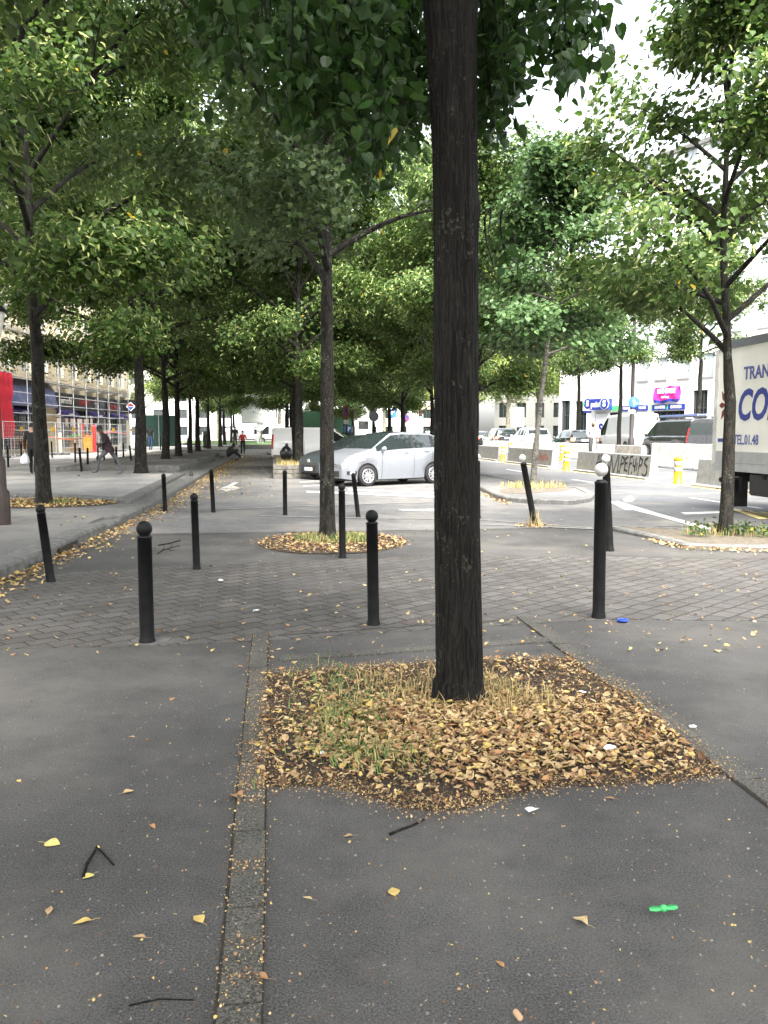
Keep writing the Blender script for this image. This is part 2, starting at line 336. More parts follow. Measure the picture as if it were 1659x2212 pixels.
# worn asphalt seam round the patch in front
# ------------------------------------------------------------------ left: kerb and terraces
Z1, Z2 = .14, .22
def kv(u): return -2.42 if u > 19 else -2.42 - (19 - u) ** 1.35 * .0195
kb, us = MB(), [-6 + i * .98 for i in range(62)]
for a, c in zip(us, us[1:]):
    if 13.0 < a < 13.9: c2, z = c - .012, .10
    else: c2, z = c - .012, Z1 + .004
    p = [AV(a, kv(a)), AV(c2, kv(c2)), AV(c2, kv(c2) - .31), AV(a, kv(a) - .31)]
    q = [AV(a, kv(a) - .025), AV(c2, kv(c2) - .025), AV(c2, kv(c2) - .31), AV(a, kv(a) - .31)]
    kb.loft([[(x.x, x.y, zz) for x in pp] for pp, zz in ((p, -.05), (p, z - .03), (q, z))][::1], 0, True, False)
struct('kerb', kb, GRAN)
b = MB(); nn = 24; uu = [-40 + 200 * i / 99 for i in range(100)]
P = []
for u in uu: P += [AV(u, kv(max(u, -6)) - .3, Z1), AV(u, -60, Z1), AV(u, kv(max(u, -6)) - .3, -.1)]
b.add(P, [(i * 3 + 3, i * 3, i * 3 + 1, i * 3 + 4)[::-1] for i in range(99)] + [(i * 3, i * 3 + 3, i * 3 + 5, i * 3 + 2) for i in range(99)])
struct('terrace', b, TERR)
def plot(name, pts, z0, z1, kerbw=.3, soil=None):                # a raised paved plot with its kerb
    b = MB(); cx = sum((p for p in pts), Vector()) / len(pts)
    inn = []
    n = len(pts)
    for i in range(n):
        a, m_, c = pts[i - 1], pts[i], pts[(i + 1) % n]
        e1, e2 = (m_ - a).normalized(), (c - m_).normalized(); n1, n2 = Vector((-e1.y, e1.x, 0)), Vector((-e2.y, e2.x, 0))
        h = (n1 + n2).normalized(); inn.append(m_ + h * kerbw / max(.3, h.dot(n1)))
    bev = [m_ + (i_ - m_).normalized() * .025 for m_, i_ in zip(pts, inn)]
    R0 = [(p.x, p.y, z0 - .05) for p in pts]; R1 = [(p.x, p.y, z1 - .02) for p in pts]; R2 = [(p.x, p.y, z1 + .004) for p in bev]; R3 = [(p.x, p.y, z1 + .004) for p in inn]; R4 = [(p.x, p.y, z1 - .012) for p in inn]
    b.loft([R0, R1, R2, R3, R4], 0, False, False); b.add(R4, [tuple(range(n))], 1)
    return struct(name, b, [GRAN, soil or TERR])
plot('upper_terrace', [G(283, 1079, Z2), AV(29, -2.95), AV(29.6, -4), AV(150, -8.4), AV(150, -59), AV(20, -59), G(-300, 1062, Z2), G(140, 1070, Z2)], Z1, Z2, .3, TERR_LIT)
for i, (u0, u1, v1) in enumerate([(31.5, 37.5, -7.6), (39.5, 46, -7.6), (48.5, 58, -7.6), (62, 75, -7.6), (79, 100, -7.6)]):
    plot('tree_plot', [AV(u0, -3.4 - .0 * i), AV(u1 - 1, -3.0), AV(u1, -3.5), AV(u1, v1), AV(u0 - .6, v1)], Z1, .36)
# drain mouth under the kerb
b = MB(); b.box(-.55, .55, -.02, .012, .015, .085, 0); o = struct('drain_mouth', b, JOINT); o.location = AV(11.6, kv(11.6)); o.rotation_euler = (0, 0, AVROT)
# ------------------------------------------------------------------ right: islands
ISL = .11
i1 = [G(1038, 1060), G(1062, 1074), G(1092, 1084), G(1160, 1090), G(1239, 1091), G(1275, 1085), G(1286, 1075), G(1262, 1062), AV(24, 7.5), AV(60, 7.5), AV(120, 7.5), AV(120, 5.7), AV(60, 5.7), AV(30, 5.7)]
plot('tree_island', i1[::1], 0, ISL, .22, ASPH2)
flatpoly('island_soil', [G(1075, 1064, ISL), G(1130, 1066, ISL), G(1215, 1060, ISL), G(1240, 1054, ISL), G(1150, 1047, ISL), G(1085, 1056, ISL)], ISL - .004, SAND, .03)
i2 = [AV(13.2, 5.3), G(1400, 1164), G(1474, 1183), G(1540, 1188), G(1700, 1190), G(1780, 1176), G(1640, 1156), G(1500, 1150)]
plot('tree_island', i2, 0, .06, .14, SAND)
# planters' yard paving, lawn far ahead
b = MB(); L = [(-30, 112), (-30, 100), (4, 96), (24, 100), (24, 112)]
b.add([AV(88, -5, .24), AV(88, 1.5, .24), AV(104, 1.5, .55), AV(104, -12, .55), AV(130, -12, .5), AV(130, 6, .5), AV(88, 1.5, -.1), AV(88, -5, -.1), AV(104, 1.5, -.1), AV(130, 6, -.1)],
      [(0, 1, 2, 3), (3, 2, 5, 4), (1, 0, 7, 6), (2, 1, 6, 8), (5, 2, 8, 9)])
struct('lawn', b, pm('lawn_green', (.07, .12, .03), .9, var=.4, scale=3, bump=1, bscale=80))
b = MB()
for k in range(3): b.box(-3.2 + k * .1, 6, -.16, .16, 0, .14 + .14 * k, 0, Matrix.Translation((0, k * .5, 0)))
o = struct('steps', b, GRAN); o.location = AV(84, -.8); o.rotation_euler = (0, 0, AVROT - math.pi / 2)
# ------------------------------------------------------------------ painted markings
def mark(name, pts, mat=PAINT, z=.012):
    b = MB(); b.add([(p.x, p.y, z) for p in pts], [tuple(range(len(pts)))]); o = struct(name, b, mat)
    if o.data.polygons[0].normal.z < 0: o.data.flip_normals()
    return o
def pmark(name, pix, mat=PAINT, z=.012): return mark(name, [G(x, y, z) for x, y in pix], mat, z)
pmark('edge_line', [(1318, 1084), (1334, 1082), (1420, 1108), (1560, 1147), (1660, 1168), (1660, 1173), (1545, 1150), (1420, 1115), (1368, 1102), (1350, 1102)])
pmark('gutter_line', [(1040, 1131), (1340, 1143), (1340, 1145), (1040, 1133)], PAINTW)
pmark('stop_line', [(662, 1060), (752, 1063), (941, 1070), (1000, 1073), (1000, 1078), (941, 1075), (752, 1067), (662, 1064)])
pmark('bay_line', [(752, 1056), (941, 1063), (990, 1065), (990, 1069), (941, 1067), (752, 1059)])
pmark('bay_line', [(655, 1049), (700, 1046), (700, 1048), (655, 1051)])
pmark('bay_line', [(648, 1041), (690, 1038), (690, 1039), (648, 1043)])
pmark('faint_line', [(470, 1099), (700, 1090), (940, 1083), (940, 1085), (700, 1092), (470, 1101)], PAINTW)
pmark('faint_line', [(560, 1113), (760, 1117), (1038, 1121), (1300, 1141), (1300, 1142), (1038, 1123), (760, 1119), (560, 1115)], PAINTW)
pmark('dash_line', [(860, 1100), (940, 1099), (980, 1101), (980, 1104), (940, 1103), (870, 1103)])
pmark('arrow_marking', [(473, 1055), (519, 1054), (503, 1049), (516, 1042), (504, 1042), (492, 1049)][::-1])
pmark('arrow_marking', [(489, 1061), (519, 1055), (473, 1056)])
pmark('bicycle_marking', [(1345, 1079), (1362, 1070), (1372, 1078), (1366, 1083), (1352, 1084)])
for k in range(5): pmark('zebra_stripe', [(1572 + k * 26, 1098 + k * 3), (1600 + k * 26, 1100 + k * 3), (1672 + k * 30, 1120 + k * 2), (1640 + k * 30, 1121 + k * 2)][::-1], PAINTY)
pmark('zebra_stripe', [(1470, 1107), (1560, 1104), (1564, 1108), (1480, 1111)])
for u in range(16, 80, 8): mark('lane_line', [AV(u, 9.9), AV(u + 3, 9.9), AV(u + 3, 10.02), AV(u, 10.02)])
mark('barrier_line', [AV(10, 12.0), AV(80, 12.0), AV(80, 12.12), AV(10, 12.12)], PAINTY)
# ------------------------------------------------------------------ trees
BARK1 = bark('linden_bark_old', (.0048, .0043, .0036), (.0125, .0113, .009), zs=.08, sc=38, bump=1.0, lichen=.2)
BARK2 = bark('linden_bark', (.011, .010, .008), (.023, .021, .017), zs=.25, sc=16)
BARK3 = bark('plane_bark', (.12, .105, .075), (.26, .24, .18), zs=.6, sc=7, lichen=.3)
BARK4 = bark('grey_bark', (.05, .047, .041), (.10, .094, .08), zs=1.5, sc=9, lichen=.6)
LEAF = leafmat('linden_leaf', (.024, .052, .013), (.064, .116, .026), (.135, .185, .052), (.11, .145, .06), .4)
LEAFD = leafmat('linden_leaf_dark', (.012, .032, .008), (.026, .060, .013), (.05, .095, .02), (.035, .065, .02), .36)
LEAFG = leafmat('silver_linden_leaf', (.025, .050, .018), (.055, .088, .030), (.095, .135, .045), (.085, .115, .05))
LEAFM = leafmat('sweetgum_leaf', (.035, .075, .024), (.065, .12, .04), (.10, .165, .06), (.11, .15, .075))
LEAFP = leafmat('plane_leaf', (.10, .15, .03), (.17, .22, .05), (.27, .30, .08), (.2, .25, .1))
BRACT = leafmat('linden_bract', (.25, .31, .10), (.36, .41, .15), (.46, .48, .2), (.38, .43, .18))
YLEAF = leafmat('yellow_leaf', (.45, .28, .02), (.55, .38, .03), (.6, .45, .06), (.5, .4, .1))
T6 = np.array([(0, 0, 0), (.46, .26, .1), (.36, .72, .08), (0, 1.08, -.1), (-.36, .72, .08), (-.46, .26, .1)])
TB = np.array([(0, 0, 0), (.13, .25, .05), (.12, .8, -.03), (0, 1.1, -.12), (-.12, .8, -.03), (-.13, .25, .05)])
T10 = np.array([(0, .07, 0), (.22, -.03, .05), (.44, .16, .1), (.46, .44, .1), (.28, .78, .06), (0, 1.13, -.1), (-.28, .78, .06), (-.46, .44, .1), (-.44, .16, .1), (-.22, -.03, .05)]); F10 = np.array([(0, 1, 2, 3, 4, 5), (0, 5, 6, 7, 8, 9)])
F6 = np.array([(0, 1, 2, 3), (0, 3, 4, 5)])
def nrm(a): return a / np.maximum(1e-9, np.linalg.norm(a, axis=1, keepdims=True))
def leaf_arrays(C, OUT, Sz, rng, hang=.8, up=.75, jit=.45, tmpl=T6, fc=F6):
    n = len(C); nv = len(tmpl); h_ = nv // 2; U = np.array([0, 0, 1.])
    N = nrm(OUT * .45 + U * up + rng.normal(0, jit, (n, 3)))
    T = OUT * .6 - U * hang + rng.normal(0, .45, (n, 3)); T = nrm(T - N * (T * N).sum(1, keepdims=True))
    B = np.cross(T, N); t = np.broadcast_to(tmpl, (n, nv, 3)).copy()
    t[:, :, 0] *= rng.uniform(.8, 1.1, (n, 1)); t[:, 1:h_, 2] *= rng.uniform(-.6, 2.2, (n, 1)); t[:, h_ + 1:, 2] *= rng.uniform(-.6, 2.2, (n, 1)); t[:, h_, 2] *= rng.uniform(-1, 3, n)
    V = C[:, None] + Sz[:, None, None] * (t[:, :, :1] * B[:, None] + t[:, :, 1:2] * T[:, None] + t[:, :, 2:] * N[:, None])
    Fc = (fc[None] + (np.arange(n) * nv)[:, None, None]).reshape(-1, fc.shape[1])
    return V.reshape(-1, 3), Fc
def crown_mesh(name, C, OUT, leaf_s, seed, mats, bract=0., yellow=.001, hang=.8, up=.75, fine=False):
    rng = np.random.default_rng(seed); n = len(C)
    Sz = leaf_s * rng.uniform(.65, 1.25, n); mi = np.zeros(n, int)
    y = rng.random(n) < yellow; mi[y] = 2
    V, Fc = leaf_arrays(C, OUT, Sz, rng, hang, up, .45, T10 if fine else T6, F10 if fine else F6)
    tone = np.clip(rng.normal(.5, .22, n), 0, 1)
    if bract:
        k = int(n * bract); idx = rng.choice(n, k, replace=False)
        V2, F2 = leaf_arrays(C[idx] + OUT[idx] * .06 + np.array([0, 0, .05]), OUT[idx], leaf_s * rng.uniform(.8, 1.3, k), rng, .5, .6, .5, TB)
        Fc = np.vstack([Fc, F2 + len(V)]); V = np.vstack([V, V2]); mi = np.concatenate([mi, np.ones(k, int)]); tone = np.concatenate([tone, rng.random(k)])
    return mesh_np(name, V, Fc, mats, np.repeat(mi, 2), np.repeat(tone, 2))

def default_prof(t): return min(1., .55 + 2.4 * t) * (1 - t) ** .62 + .06
def grow(seed, H, hf, r0, Rc, nl, nleaf, spread=.3, prof=default_prof, path=None, el0=28, el1=62, droop=.5, sec=6, thin=.25, lean=(0, 0), upper=0., skip=None, limbr=.42):
    """wood (MB), leaf centres and outward directions of one tree, in its own coordinates"""
    rr = random.Random(seed); wd = MB()
    if path is None:
        path = [(0, 0, -.1)]; x = y = 0
        for k in range(1, 15):
            z = H * .94 * k / 14; x += rr.uniform(-.05, .05) * H / 12 + lean[0] * H / 14; y += rr.uniform(-.05, .05) * H / 12 + lean[1] * H / 14; path.append((x, y, z))
    path = [Vector(p) for p in path]; zs = [p.z for p in path]
    def at(z):
        z = max(zs[0], min(zs[-1], z))
        for a, b_ in zip(path, path[1:]):
            if a.z <= z <= b_.z: return a.lerp(b_, (z - a.z) / max(1e-6, b_.z - a.z))
        return path[-1].copy()
    def tr(z):
        k = z / H
        return r0 * ((1 - .28 * min(1, z / hf)) if z < hf else .72 * (1 - (z - hf) / (H - hf)) ** .8 * .82 + .01) * (1 + .28 * math.exp(-max(0, z) / .12))
    zz = sorted(set([-.1, 0, .06, .15, .3] + [H * .95 * k / 26 for k in range(1, 27)]))
    wd.tube([at(z) for z in zz], [tr(z) for z in zz], 14, 0)
    cen, wgt, outs = [], [], []
    def leafy(p, w_, ax):
        cen.append(p); wgt.append(w_); o = p - ax; outs.append((o.x, o.y, o.z * .3))
    for i in range(nl):
        t = ((i + .45) / nl) ** 1.0 * .96; z = hf + (H - hf) * t; az = 2.39996 * i + rr.uniform(-.35, .35) + seed
        L = Rc * prof(t) * rr.uniform(.72, 1.2); el = R(el0 + (el1 - el0) * t + rr.uniform(-8, 10))
        if skip and skip(az, z): continue
        p = at(z); ax = Vector((p.x, p.y, 0)); pts = [p.copy()]; n = 7; w_ = rr.uniform(.6, 1.3) if rr.random() > thin * .5 else .2
        dirs = []
        for k in range(n):
            e = el - droop * (k / n) ** 1.5 * (1 - .5 * t); az += rr.uniform(-.12, .12)
            d = Vector((math.cos(e) * math.cos(az), math.cos(e) * math.sin(az), math.sin(e))); p = p + d * L / n / max(.55, math.cos(el)); pts.append(p.copy()); dirs.append(d)
        rb = min(tr(z) * .8, r0 * limbr * (1 - .7 * t)); wd.tube(pts, [rb * (1 - k / n) ** .9 + .006 for k in range(n + 1)], 7, 0)
        for q in range(len(pts)):
            if q >= 4: leafy(pts[q], w_ * .7, Vector((0, 0, pts[q].z)))
        for j in range(sec):
            f = .3 + .68 * j / max(1, sec - 1); k = min(n - 1, int(f * n)); st = pts[k].lerp(pts[k + 1], f * n - k)
            a2 = math.atan2(dirs[k].y, dirs[k].x) + (1 if j % 2 else -1) * rr.uniform(.35, 1.15); e2 = math.asin(max(-1, min(1, dirs[k].z))) + rr.uniform(-.25, .45)
            l2 = (L * .46 * (1 - .45 * f) + .25) * rr.uniform(.7, 1.25); q = st.copy(); pp = [q.copy()]
            ww = w_ * (rr.uniform(.5, 1.3) if rr.random() > thin else .1)
            for s_ in range(5):
                e = e2 - droop * .8 * (s_ / 5) ** 1.3; a2 += rr.uniform(-.2, .2)
                q = q + Vector((math.cos(e) * math.cos(a2), math.cos(e) * math.sin(a2), math.sin(e))) * l2 / 5; pp.append(q.copy())
                if s_ >= 1: leafy(q.copy(), ww, Vector((0, 0, q.z)))
            wd.tube(pp, [max(.004, rb * .38 * (1 - .75 * f) * (1 - s_ / 5.5)) for s_ in range(6)], 4, 0)
    for k in range(5): leafy(at(H * (.86 + .03 * k)), .5, Vector((0, 0, 0)))
    rng = np.random.default_rng(seed); C = np.array([tuple(c) for c in cen]); W = np.array(wgt); O = nrm(np.array(outs) + 1e-6)
    idx = rng.choice(len(C), nleaf, p=W / W.sum())
    g = rng.normal(0, 1, (nleaf, 3)) * np.array([1, 1, .8]) * spread
    g[:, 2] -= .06 * np.abs(rng.normal(0, 1, nleaf))
    return wd, C[idx] + g, O[idx]
def tree(name, label, loc, wood, crown, group=None, rot=0., scale=1., barkm=BARK2, cat='tree'):
    t = thing(name, label, cat, loc, rot, group); t.scale = (scale,) * 3
    (wood if not isinstance(wood, MB) else wood).build('trunk', barkm, t)
    o = bpy.data.objects.new('crown', crown); COL.objects.link(o); o.parent = t
    return t
# --- the near tree: thick dark trunk, forked just above the frame, hanging sprays of leaves
NT = G(995, 1538); NT.y += .13
def near_trunk():
    b = MB(); n, m = 110, 190; rings = []
    cols = [(995, 1530, 1.0, .155), (994, 1490, 0, .137), (993, 1400, 0, .135), (991, 1300, 0, .132), (988, 1150, 0, .129), (985, 1000, 0, .126), (987, 900, 0, .125), (985, 760, 0, .123), (985, 600, 0, .124), (985, 470, 0, .127), (982, 330, 0, .123), (978, 200, 0, .128), (974, 90, 0, .134), (972, 0, 0, .150), (972, -90, 0, .18)]
    keys = []
    for px, py, _, r in cols:
        p = D(px, py, NT.y); keys.append((p.z, p.x - NT.x, r))
    keys[0] = (-.03, 0, .185); keys.insert(1, (.05, 0, .158)); keys.insert(2, (.16, 0, .142))
    kz = [k[0] for k in keys]
    for i in range(m):
        z = -.03 + (kz[-1] + .03) * i / (m - 1); x = float(np.interp(z, kz, [k[1] for k in keys])); r = float(np.interp(z, kz, [k[2] for k in keys]))
        ring = []
        for k in range(n):
            a = 2 * math.pi * k / n; d = Vector((math.cos(a), math.sin(a), 0))
            f = noise.noise(Vector((d.x * 9 + 3, d.y * 9, z * .9))) * .5 + noise.noise(Vector((d.x * 22, d.y * 22, z * 1.6 + 7))) * .8
            f2 = noise.noise(Vector((d.x * 1.5, d.y * 1.5, z * 1.2))) * .006
            kn = sum(.012 * math.exp(-((z - hz) / .06) ** 2 - ((a - aa + math.pi) % (2 * math.pi) - math.pi) ** 2 / .08) for hz, aa in ((2.15, 4.9), (2.75, 5.9), (1.7, 4.2), (3.2, 4.6)))
            rad = r + f2 + kn - .007 * max(0, .25 - abs(f)) / .25
            ring.append((x + d.x * rad, d.y * rad, z))
        rings.append(ring)
    b.loft(rings, 0, False, True); top = Vector((keys[-1][1], 0, kz[-1])); return b, top
nb, ntop = near_trunk()
wd, C0, O0 = grow(5, 11.5, 4.75, .16, 4.6, 26, 44000, .34, path=[(ntop.x, 0, 4.4)] + [(ntop.x + .03 * k, .02 * k, 4.7 + 6.6 * k / 8) for k in range(9)], droop=.75, el0=22, el1=60, skip=lambda az, z: z < 9 and -45 < (math.degrees(az) + 180) % 360 - 180 < 85)
rr = random.Random(3); sC, sO = [], []; drop = MB()
def strand(px, y1, dep, y0=-170, dens=30, spread=.075, side=0.):
    a, c = D(px + rr.uniform(-25, 25), y0, dep + rr.uniform(-.2, .2)), D(px + side, y1, dep)
    a -= NT; c -= NT; pts = []
    for k in range(9):
        f = k / 8; p = a.lerp(c, f); p += Vector((math.sin(f * 3 + px) * .03, math.cos(f * 2.3 + px) * .04, 0)); pts.append(p)
    drop.tube(pts, [.006 - .004 * k / 8 for k in range(9)], 4, 0)
    for q in range(int(dens * (c - a).length)):
        f = rr.random() ** .8; k = min(7, int(f * 8)); p = pts[k].lerp(pts[k + 1], f * 8 - k)
        sC.append(tuple(p + Vector((rr.gauss(0, spread), rr.gauss(0, spread), rr.gauss(0, spread * .6))))); o = Vector((rr.gauss(0, 1), rr.gauss(0, 1) - .2, 0)).normalized(); sO.append(tuple(o))
def low(px):   # lower outline of the dark hanging mass
    return float(np.interp(px, [430, 480, 560, 640, 720, 790, 830, 870, 930, 1045, 1075, 1100, 1130, 1200, 1260, 1295], [60, 170, 215, 300, 280, 415, 400, 300, 250, 300, 330, 240, 110, 190, 205, 130]))
for k in range(64):
    px = rr.uniform(440, 935); strand(px, low(px) - abs(rr.gauss(0, 75)), rr.uniform(5.0 if px > 840 else 4.1, 6.4), dens=74)
for k in range(26):
    px = 1042 + 255 * rr.random() ** 1.5; strand(px, low(px) - abs(rr.gauss(0, 45)), rr.uniform(4.9 if px < 1075 else 4.3, 5.6), dens=66, spread=.06, side=rr.uniform(-5, 12))
for px, y1, y0, dd in ((1060, 590, 470, 4.55), (1085, 560, 455, 4.5), (1105, 600, 500, 4.5), (1070, 520, 450, 4.6), (1030, 605, 575, 4.45), (1008, 590, 560, 4.5)):
    strand(px, y1, dd, y0, 26, .03)
lf = drop.build('twig', BARK1)
Cn, On = np.vstack([C0, np.array(sC)]), np.vstack([O0, np.array(sO)])
keep = ~((Cn[:, 1] < .1) & (np.abs(Cn[:, 0] + .03) < .2) & (Cn[:, 2] > 2.2) & (Cn[:, 2] < 4.6)); Cn, On = Cn[keep], On[keep]      # nothing hangs right before the stem
t1 = thing('linden_tree', 'thick dark furrowed trunk rising from the leaf-filled square pit, with hanging leaf sprays', 'tree', NT, 0, 'linden trees of the promenade')
nb.build('trunk', BARK1, t1); o = wd.build('limb', BARK2, t1); lf.parent = t1
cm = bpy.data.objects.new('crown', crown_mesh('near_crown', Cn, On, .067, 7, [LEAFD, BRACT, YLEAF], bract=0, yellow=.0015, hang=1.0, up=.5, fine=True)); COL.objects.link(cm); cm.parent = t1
# --- the slim tree in the oval bed
def wpath(pix, base, y): # trunk path through picture columns, at the tree's own distance
    return [tuple(D(px, py, y) - base) for px, py in pix]
B2 = G(708, 1166)
wd, C, O = grow(21, 7.4, 3.55, .115, 3.1, 18, 21000, .24, path=[(0, 0, -.1)] + wpath([(707, 1100), (706, 950), (707, 800), (706, 650), (708, 560), (707, 470), (706, 380), (700, 280)], B2, B2.y) + [(-.1, 0, 7.3)], el0=36, el1=68, droop=.75, sec=6, limbr=.5)
k_ = ~((np.hypot(C[:, 0], C[:, 1]) < .75) & (C[:, 2] < 5.3)); C, O = C[k_], O[k_]
tree('linden_tree', 'slim straight linden in the round leaf-strewn bed before the silver hatchback', B2, wd, crown_mesh('slim_crown', C, O, .092, 3, [LEAFG, BRACT, YLEAF], yellow=.0008), 'linden trees of the promenade')
# --- the tree on the small kerbed island at the roadside
B3 = G(1567, 1153, .06)
wd, C, O = grow(33, 8.9, 2.55, .10, 2.65, 26, 21000, .2, prof=lambda t: (1 - t) ** 1.5 * min(1, .85 + 1.2 * t) + .07,
                path=[(0, 0, -.1)] + wpath([(1572, 1048), (1575, 936), (1578, 869), (1572, 791), (1570, 692), (1564, 589), (1562, 517), (1568, 376), (1574, 188), (1584, 80), (1588, -60), (1590, -130)], B3, B3.y), el0=27, el1=64, droop=.4, sec=6, thin=.3)
tree('linden_tree', 'slender tree with crooked dark trunk on the weedy kerbed island beside the truck', B3, wd, crown_mesh('road_crown', C, O, .10, 5, [LEAF, BRACT, YLEAF], bract=.2, yellow=.0008), 'linden trees of the promenade')
# --- leaning sweetgum on the island
B4 = G(1150, 1052, ISL)
wd, C, O = grow(44, 8.4, 3.4, .085, 2.1, 20, 22000, .24, prof=lambda t: (1 - t) ** .8 * min(1, .7 + 1.5 * t) + .1, path=[(0, 0, -.1)] + wpath([(1158, 960), (1168, 860), (1180, 770), (1189, 700), (1196, 600), (1202, 500), (1206, 400), (1206, 330)], B4, B4.y), el0=12, el1=55, droop=.4)
tree('sweetgum_tree', 'pale-trunked leaning tree with bright star-shaped foliage on the long kerbed island', B4, wd, crown_mesh('gum_crown', C, O, .125, 6, [LEAFM, BRACT, YLEAF], hang=.4), barkm=BARK4)
# --- grown lindens of the rows: four kinds of crown shared by many trees
PROTO = []
for k, (H, hf, Rc, nl, n) in enumerate([(14.5, 3.5, 5.6, 32, 105000), (12.5, 3.3, 4.6, 28, 72000), (11.5, 3.3, 4.1, 26, 58000), (11, 5.4, 3.0, 20, 30000)]):
    wd, C, O = grow(60 + k, H, hf, (.15, .19, .18, .15)[k], Rc, nl, n, .33, el0=30, el1=64, droop=.7, thin=.2)
    PROTO.append((wd, crown_mesh('row_crown', C, O, .125, 70 + k, [LEAF, BRACT, YLEAF], bract=.22, yellow=.0008)))
PT = [None] * 4
GROUPL = 'linden trees of the promenade'
def rowtree(kind, loc, rot, sc, label):
    if PT[kind] is None:
        PT[kind] = tree('linden_tree', label, loc, PROTO[kind][0], PROTO[kind][1], GROUPL, rot, sc); return PT[kind]
    return dup(PT[kind], loc, rot, label, sc)
rowtree(0, G(95, 1087, Z1 + .02), 2.2, 1.0, 'forked linden on the terrace beside the lamp post, yellow leaves at its foot')
rowtree(1, G(305, 1021, Z2), .3, 1.08, 'stout linden on the terrace that the running man has just passed')
rowtree(2, AV(40.5, -5.0, .35), 1.3, 1.05, 'linden in the raised plot directly behind the stout terrace tree')
rowtree(1, AV(45.2, -4.9, .35), 2.9, .95, 'second linden of the raised plots, behind the one nearest the plaza')
rowtree(0, AV(52, -4.95, .35), 4.1, .92, 'linden in the third raised plot, level with the seated people')
rowtree(2, AV(57, -4.9, .35), 5.2, 1.0, 'thin linden close behind the third plot tree, level with the seated people')
for k, u in enumerate([67, 78, 89, 99, 110]):
    rowtree(k % 3, AV(u, -4.9 + .2 * (k % 2), .35), 1.7 * k, 1.0, ['linden beside the dark bin at the far plots', 'linden behind the man in the black jacket', 'linden far along the kerb row, before the lawn', 'linden at the end of the kerb row, by the white van', 'last linden of the kerb row, past the lawn edge'][k])
for k, (u, v) in enumerate([(30.2, .95), (35.6, 1.0), (44, 1.2), (53, 1.2), (63, 1.2), (75, 1.2)]):
    rowtree((k + 1) % 3, AV(u, v, .45), 2.1 * k + 1, .88 - .02 * (k % 3), ['grey-trunked linden in the first stone planter beside the parked cars', 'dark linden in the second stone planter, behind the grey-trunked one', 'linden in the planter row beside the white parked van', 'linden further down the planter row, past the white van', 'linden near the far end of the planter row', 'last linden of the planter row, near the lawn'][k])
for k, (u, v) in enumerate([(26.5, 6.4), (34, 6.5), (41.7, 6.5), (47, 6.5), (54, 6.5), (68, 6.5), (77, 6.5), (86, 6.5)]):
    rowtree((k + 2) % 3, AV(u, v, ISL), 1.9 * k + .6, .8 - .03 * (k % 2), ['linden on the long island, half behind the thick front trunk', 'linden on the long island behind the rear of the silver hatchback', 'forked linden on the long island beside the blue parking sign', 'linden on the long island left of the blue parking sign', 'linden on the long island by the leaning round sign', 'linden on the long island next to the parking meter', 'linden on the long island before the green lorry', 'farthest linden of the long island, behind the green lorry'][k])
# lindens added unseen to shade the foreground, and others whose crowns reach into the frame
rowtree(1, AV(-3.4, 1.0), .8, .95, 'added linden behind the viewer, shading the foreground'); rowtree(0, AV(6.2, -5.6, Z1), 3.3, .85, 'linden on the terrace just outside the frame')
rowtree(2, AV(-7, -5.2, Z1), 4.0, 1., 'added shade linden on the terrace behind the viewer'); rowtree(2, AV(-1.5, 7.6), 5.0, .85, 'added shade linden at the kerb behind the viewer')
rowtree(0, AV(36, -11.8, Z2), 3.0, 1.05, 'linden on the plaza by the scaffolding, its trunk outside the frame'); rowtree(0, AV(27, -10.6, Z2), 1.0, 1.1, 'big linden on the plaza outside the frame, its crown over the terrace')
# --- median and far trees
for k, (px, v, sc, lab) in enumerate([(1249, 21.3, .72, 'small linden before the shop corner, behind the black hatchback'), (1337, 21.3, .66, 'thin straight linden on the dry median beside the sign post'), (1506, 21.3, .78, 'pruned linden with pale saw cuts behind the dark van')]):
    rowtree(3, AT(px, v), 1.1 + k, [1., .95, .9][k], lab)
wd, C, O = grow(81, 15, 4.5, .33, 5, 20, 20000, .5, el0=35, el1=65, droop=.5); pl = crown_mesh('plane_crown', C, O, .24, 82, [LEAFP, BRACT, YLEAF])
pt = None
PL = [(-40, 118, 'plane tree behind the supermarket corner'), (-31, 108, 'pale plane trunk beside the plaza street'), (-24, 122, 'plane tree beside the far white facade'), (-18.5, 128, 'plane tree behind the row of white vans'), (-14, 113, 'thick pale plane trunk next to the blank billboard'), (-7, 135, 'plane tree past the billboard'), (0, 120, 'plane tree behind the parked white van'), (6, 138, 'yellow-green plane tree behind the green lorry'), (12, 112, 'yellow-green plane by the traffic light'), (17.5, 96, 'plane tree before the grey facade, by the queue of cars'), (22.5, 104, 'plane tree beside the white advertising panel'), (13.5, 92, 'forked plane tree behind the white car'), (29, 118, 'plane tree behind the shop building')]
for k, (x, y, lab) in enumerate(PL):
    if pt is None: pt = tree('plane_tree', lab, (x, y, .2), wd, pl, 'plane trees across the square', 0, 1, BARK3)
    else: dup(pt, (x, y, .2), k * 1.3, lab, RNG.uniform(.78, 1.05))
